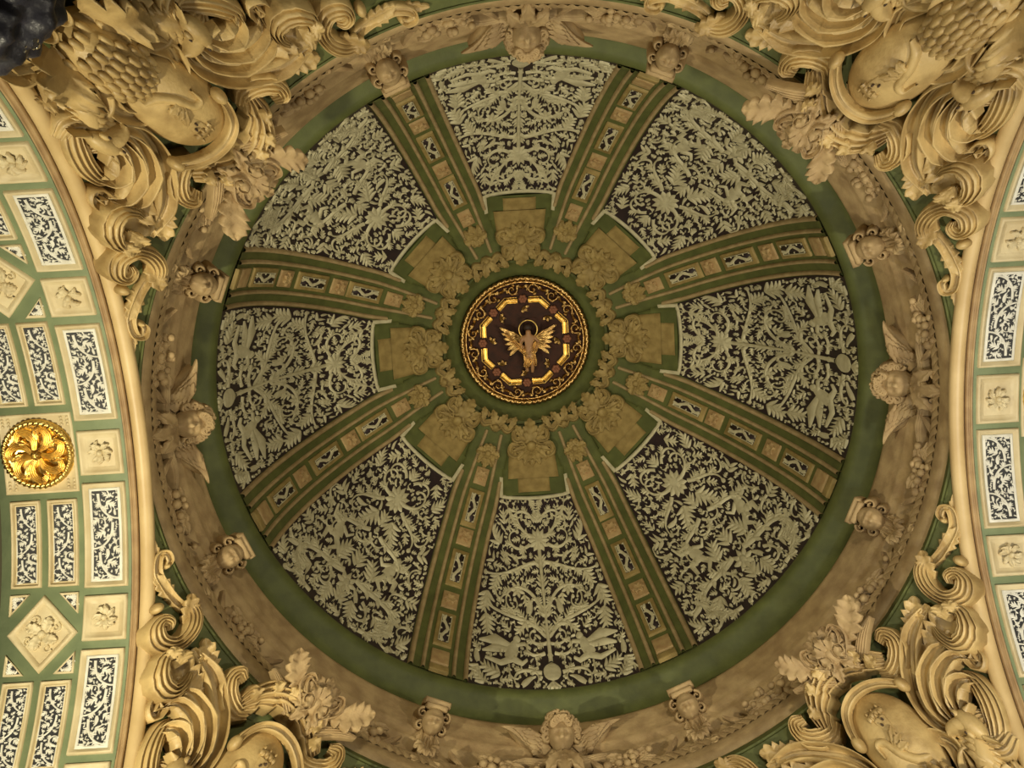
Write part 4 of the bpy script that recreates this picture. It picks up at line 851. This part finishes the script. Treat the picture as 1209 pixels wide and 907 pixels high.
def seen(az, x0, x1, p0, p1):
    for x in (x0, (x0+x1)/2, x1):
        for p in (p0, (p0+p1)/2, p1):
            P = soff(x, p, 0); P = P*np.array([-1, -1, 1]) if az == 180 else P; q = CR @ (P-CP); u, v = 604.5+FPX*q[0]/q[2], 453.5+FPX*q[1]/q[2]
            if 2 < u < 1207 and 2 < v < 905: return True
    return False
def ranks(az, x0, x1, lst):
    out = []; k = 0
    for a, b in lst:
        if seen(az, x0, x1, a, b): out.append(name_row(az, k, a)); k += 1
        else: out.append('unseen '+name_row(az, len(out), a))
    return out
for az in (0, 180):
    flip = -1 if az == 180 else 1; nm = order_w[az]
    bl = bigs if az == 0 else [(-b, -a) for a, b in [(-45.1, -29.95), (-68, -53.5), (-20.85, -5.0), (4.7, 19.9), (28.4, 42.2), (51.5, 67)]]
    sl = sqs if az == 0 else [(-b, -a) for a, b in [(-28.9, -21.8), (-52.4, -46.3), (-3.8, 3.8), (21.0, 27.2), (43.4, 50.4)]]
    bl = sorted(bl, key=lambda q: flip*q[0]); sl = sorted(sl, key=lambda q: flip*q[0])
    rk = ranks(az, -5.46, -4.965, bl)
    for i, (a, b) in enumerate(bl): coffer_rect(-5.46, -4.965, a, b, .095, 'big', True).place('long_coffer', '%s long black and white coffer from the top, outer row, %s arch' % (rk[i], nm), 'coffer', 'long outer coffers of the %s arch' % nm, az)
    rk = ranks(az, -5.46, -4.965, sl)
    for i, (a, b) in enumerate(sl): coffer_square(-5.46, -4.965, a, b, i+3).place('square_coffer', '%s square cream coffer with leaf boss from the top, %s arch' % (rk[i], nm), 'coffer', 'square coffers of the %s arch' % nm, az)
    rows = [(-62, -46.5), (-21.6, -7.6), (6.9, 20.3), (33.9, 47.0)] if az == 0 else [(-20.3, -6.9), (7.6, 21.6), (33.9, 47.0), (-47, -33.9)]
    if az == 0: rows = [(-47.5, -34.2), (-20.6, -7.4), (7.2, 20.4), (34.2, 47.2)]
    rows = sorted(rows, key=lambda q: flip*q[0])
    for i, (a, b) in enumerate(rows):
        for x0, x1, wd in ((-5.875, -5.53, 'second'), (-6.30, -5.955, 'innermost')):
            rk = ranks(az, x0, x1, rows)
            coffer_rect(x0, x1, a, b, .06, 'mid', False).place('narrow_coffer', '%s narrow black and white coffer from the top, %s row, %s arch' % (rk[i], wd, nm), 'coffer', 'narrow coffers of the %s arch' % nm, az)
    for i, p in enumerate(sorted((27.3, -27.3), key=lambda q: flip*q)):
        wd = 'upper' if i == 0 else 'lower'
        tri_diam(-5.915, p, .40, .44).place('lozenge_coffer', '%s lozenge coffer with carved leaves in the %s arch' % (wd, nm), 'coffer', 'lozenge coffers of the %s arch' % nm, az)
        for sx in (-1, 1):
            for sp in (-1, 1): tri(-5.915-sx*.39, p-sp*5.95, sx, sp).place('triangle_coffer', 'triangular coffer at the %s %s corner of the %s lozenge, %s arch' % ('upper' if sp*flip > 0 else 'lower', 'inner' if sx*1 < 0 else 'outer', wd, nm), 'coffer', 'triangle coffers of the %s arch' % nm, az)
# gilded rosettes
def med_template():
    xc = -5.915; t = Template(soff(xc, 0, 0)); S = lambda a, b, h: soff(xc+np.asarray(a), np.asarray(b)*DEG, h)
    mb = MB(); frame4(mb, S, -.42, .42, -.47, .47, [(0, -.01), (.004, .02), (.03, .02), (.04, .004), (.2, .004)], 8); t.add('square_bed', mb, 'soff', smooth=False)
    mb = MB()
    for sx in (-1, 1):
        for sy in (-1, 1):
            for q in range(6): blob(mb, S, (sx*(.30+.07*(q % 2)), sy*(.33+.04*(q//2))), .02, .02, .02, .005, n=8, m=6)
    t.add('spandrel_grains', mb, 'soff', kind='stuff')
    mb = MB(); u = np.linspace(0, 2*PI, 48, endpoint=False); r = np.array([.001, .3, .36, .40, .41]); mb.grid(S(np.outer(np.cos(u), r), np.outer(np.sin(u), r), np.tile([.0, .02, .05, .05, 0], (48, 1))), cu=True); t.add('gilt_dish', mb, 'gold')
    mb = MB(); torus(mb, S, (0, 0), .375, .03, .07, 240, 10, 40, .35); t.add('rope_rim', mb, 'gold')
    for i in range(7):
        a = 2*PI*i/7; mb = MB(); c = np.array([math.cos(a), math.sin(a)]); e = np.array([-c[1], c[0]])
        ribbon(mb, S, [c*.06, c*.17+e*.03, c*.27-e*.02, c*.29-e*.12, c*.21-e*.15, c*.17-e*.09], [.03, .05, .05, .035, .015], .10, 'ridge', 30, h0=.02); leaf(mb, S, c*.1+e*.04, c*.30+e*.06, .04, .05, 4, .7, .1, h0=.05, n=16, m=7); t.add('acanthus_swirl', mb, 'gold')
    mb = MB(); blob(mb, S, (0, 0), .06, .06, .08, .07, disp=lambda U, V_: .15*np.cos(6*U)); t.add('boss', mb, 'gold'); return t
mt_ = med_template(); mt_.place('gilded_rosette', 'shining round gilded rosette with swirling leaves in the left arch', 'rosette', None, 0); mt_.place('gilded_rosette', 'round gilded rosette in the right arch, just out of sight', 'rosette', None, 180)

# ------------------------------------------------------------------ dark glossy hanging canopy close above the camera, upper left
def at(px, py, z): d = ray(px, py); return CP+d*(z/d[2])
c = at(-26, -16, 8.0)
can = bpy.data.objects.new('dark_canopy', None); COL.objects.link(can); can.location = c; props(can, 'dark glossy crumpled canopy cutting across the upper left picture corner', 'canopy')
mb = MB(); u = np.linspace(0, 2*PI, 80, endpoint=False); v = np.linspace(.01, PI-.01, 50); U, V_ = np.meshgrid(u, v, indexing='ij')
r = .56*(1+.05*np.sin(7*U+2*np.sin(3*V_))+.05*np.sin(11*V_+3*U)+.03*np.sin(19*U-5*V_))
mb.grid(np.stack([r*np.sin(V_)*np.cos(U), r*np.sin(V_)*np.sin(U), r*.8*np.cos(V_)], -1), cu=True); o = cmesh('crumpled_hood', mb, 'gloss', can)
mb = MB()
for px, py, rr in ((42, 48, .020), (43, 54, .024), (29, 60, .012), (30, 55, .008), (39, 57, .012)):
    q = at(px, py, 7.55)-c; u = np.linspace(0, 2*PI, 12, endpoint=False); v = np.linspace(.01, PI-.01, 8); U, V_ = np.meshgrid(u, v, indexing='ij'); mb.grid(np.stack([q[0]+rr*np.sin(V_)*np.cos(U), q[1]+rr*np.sin(V_)*np.sin(U), q[2]+rr*np.cos(V_)], -1), cu=True)
cmesh('glint_beads', mb, 'glint', can)  # added beads that stand in for glints on the glossy hood
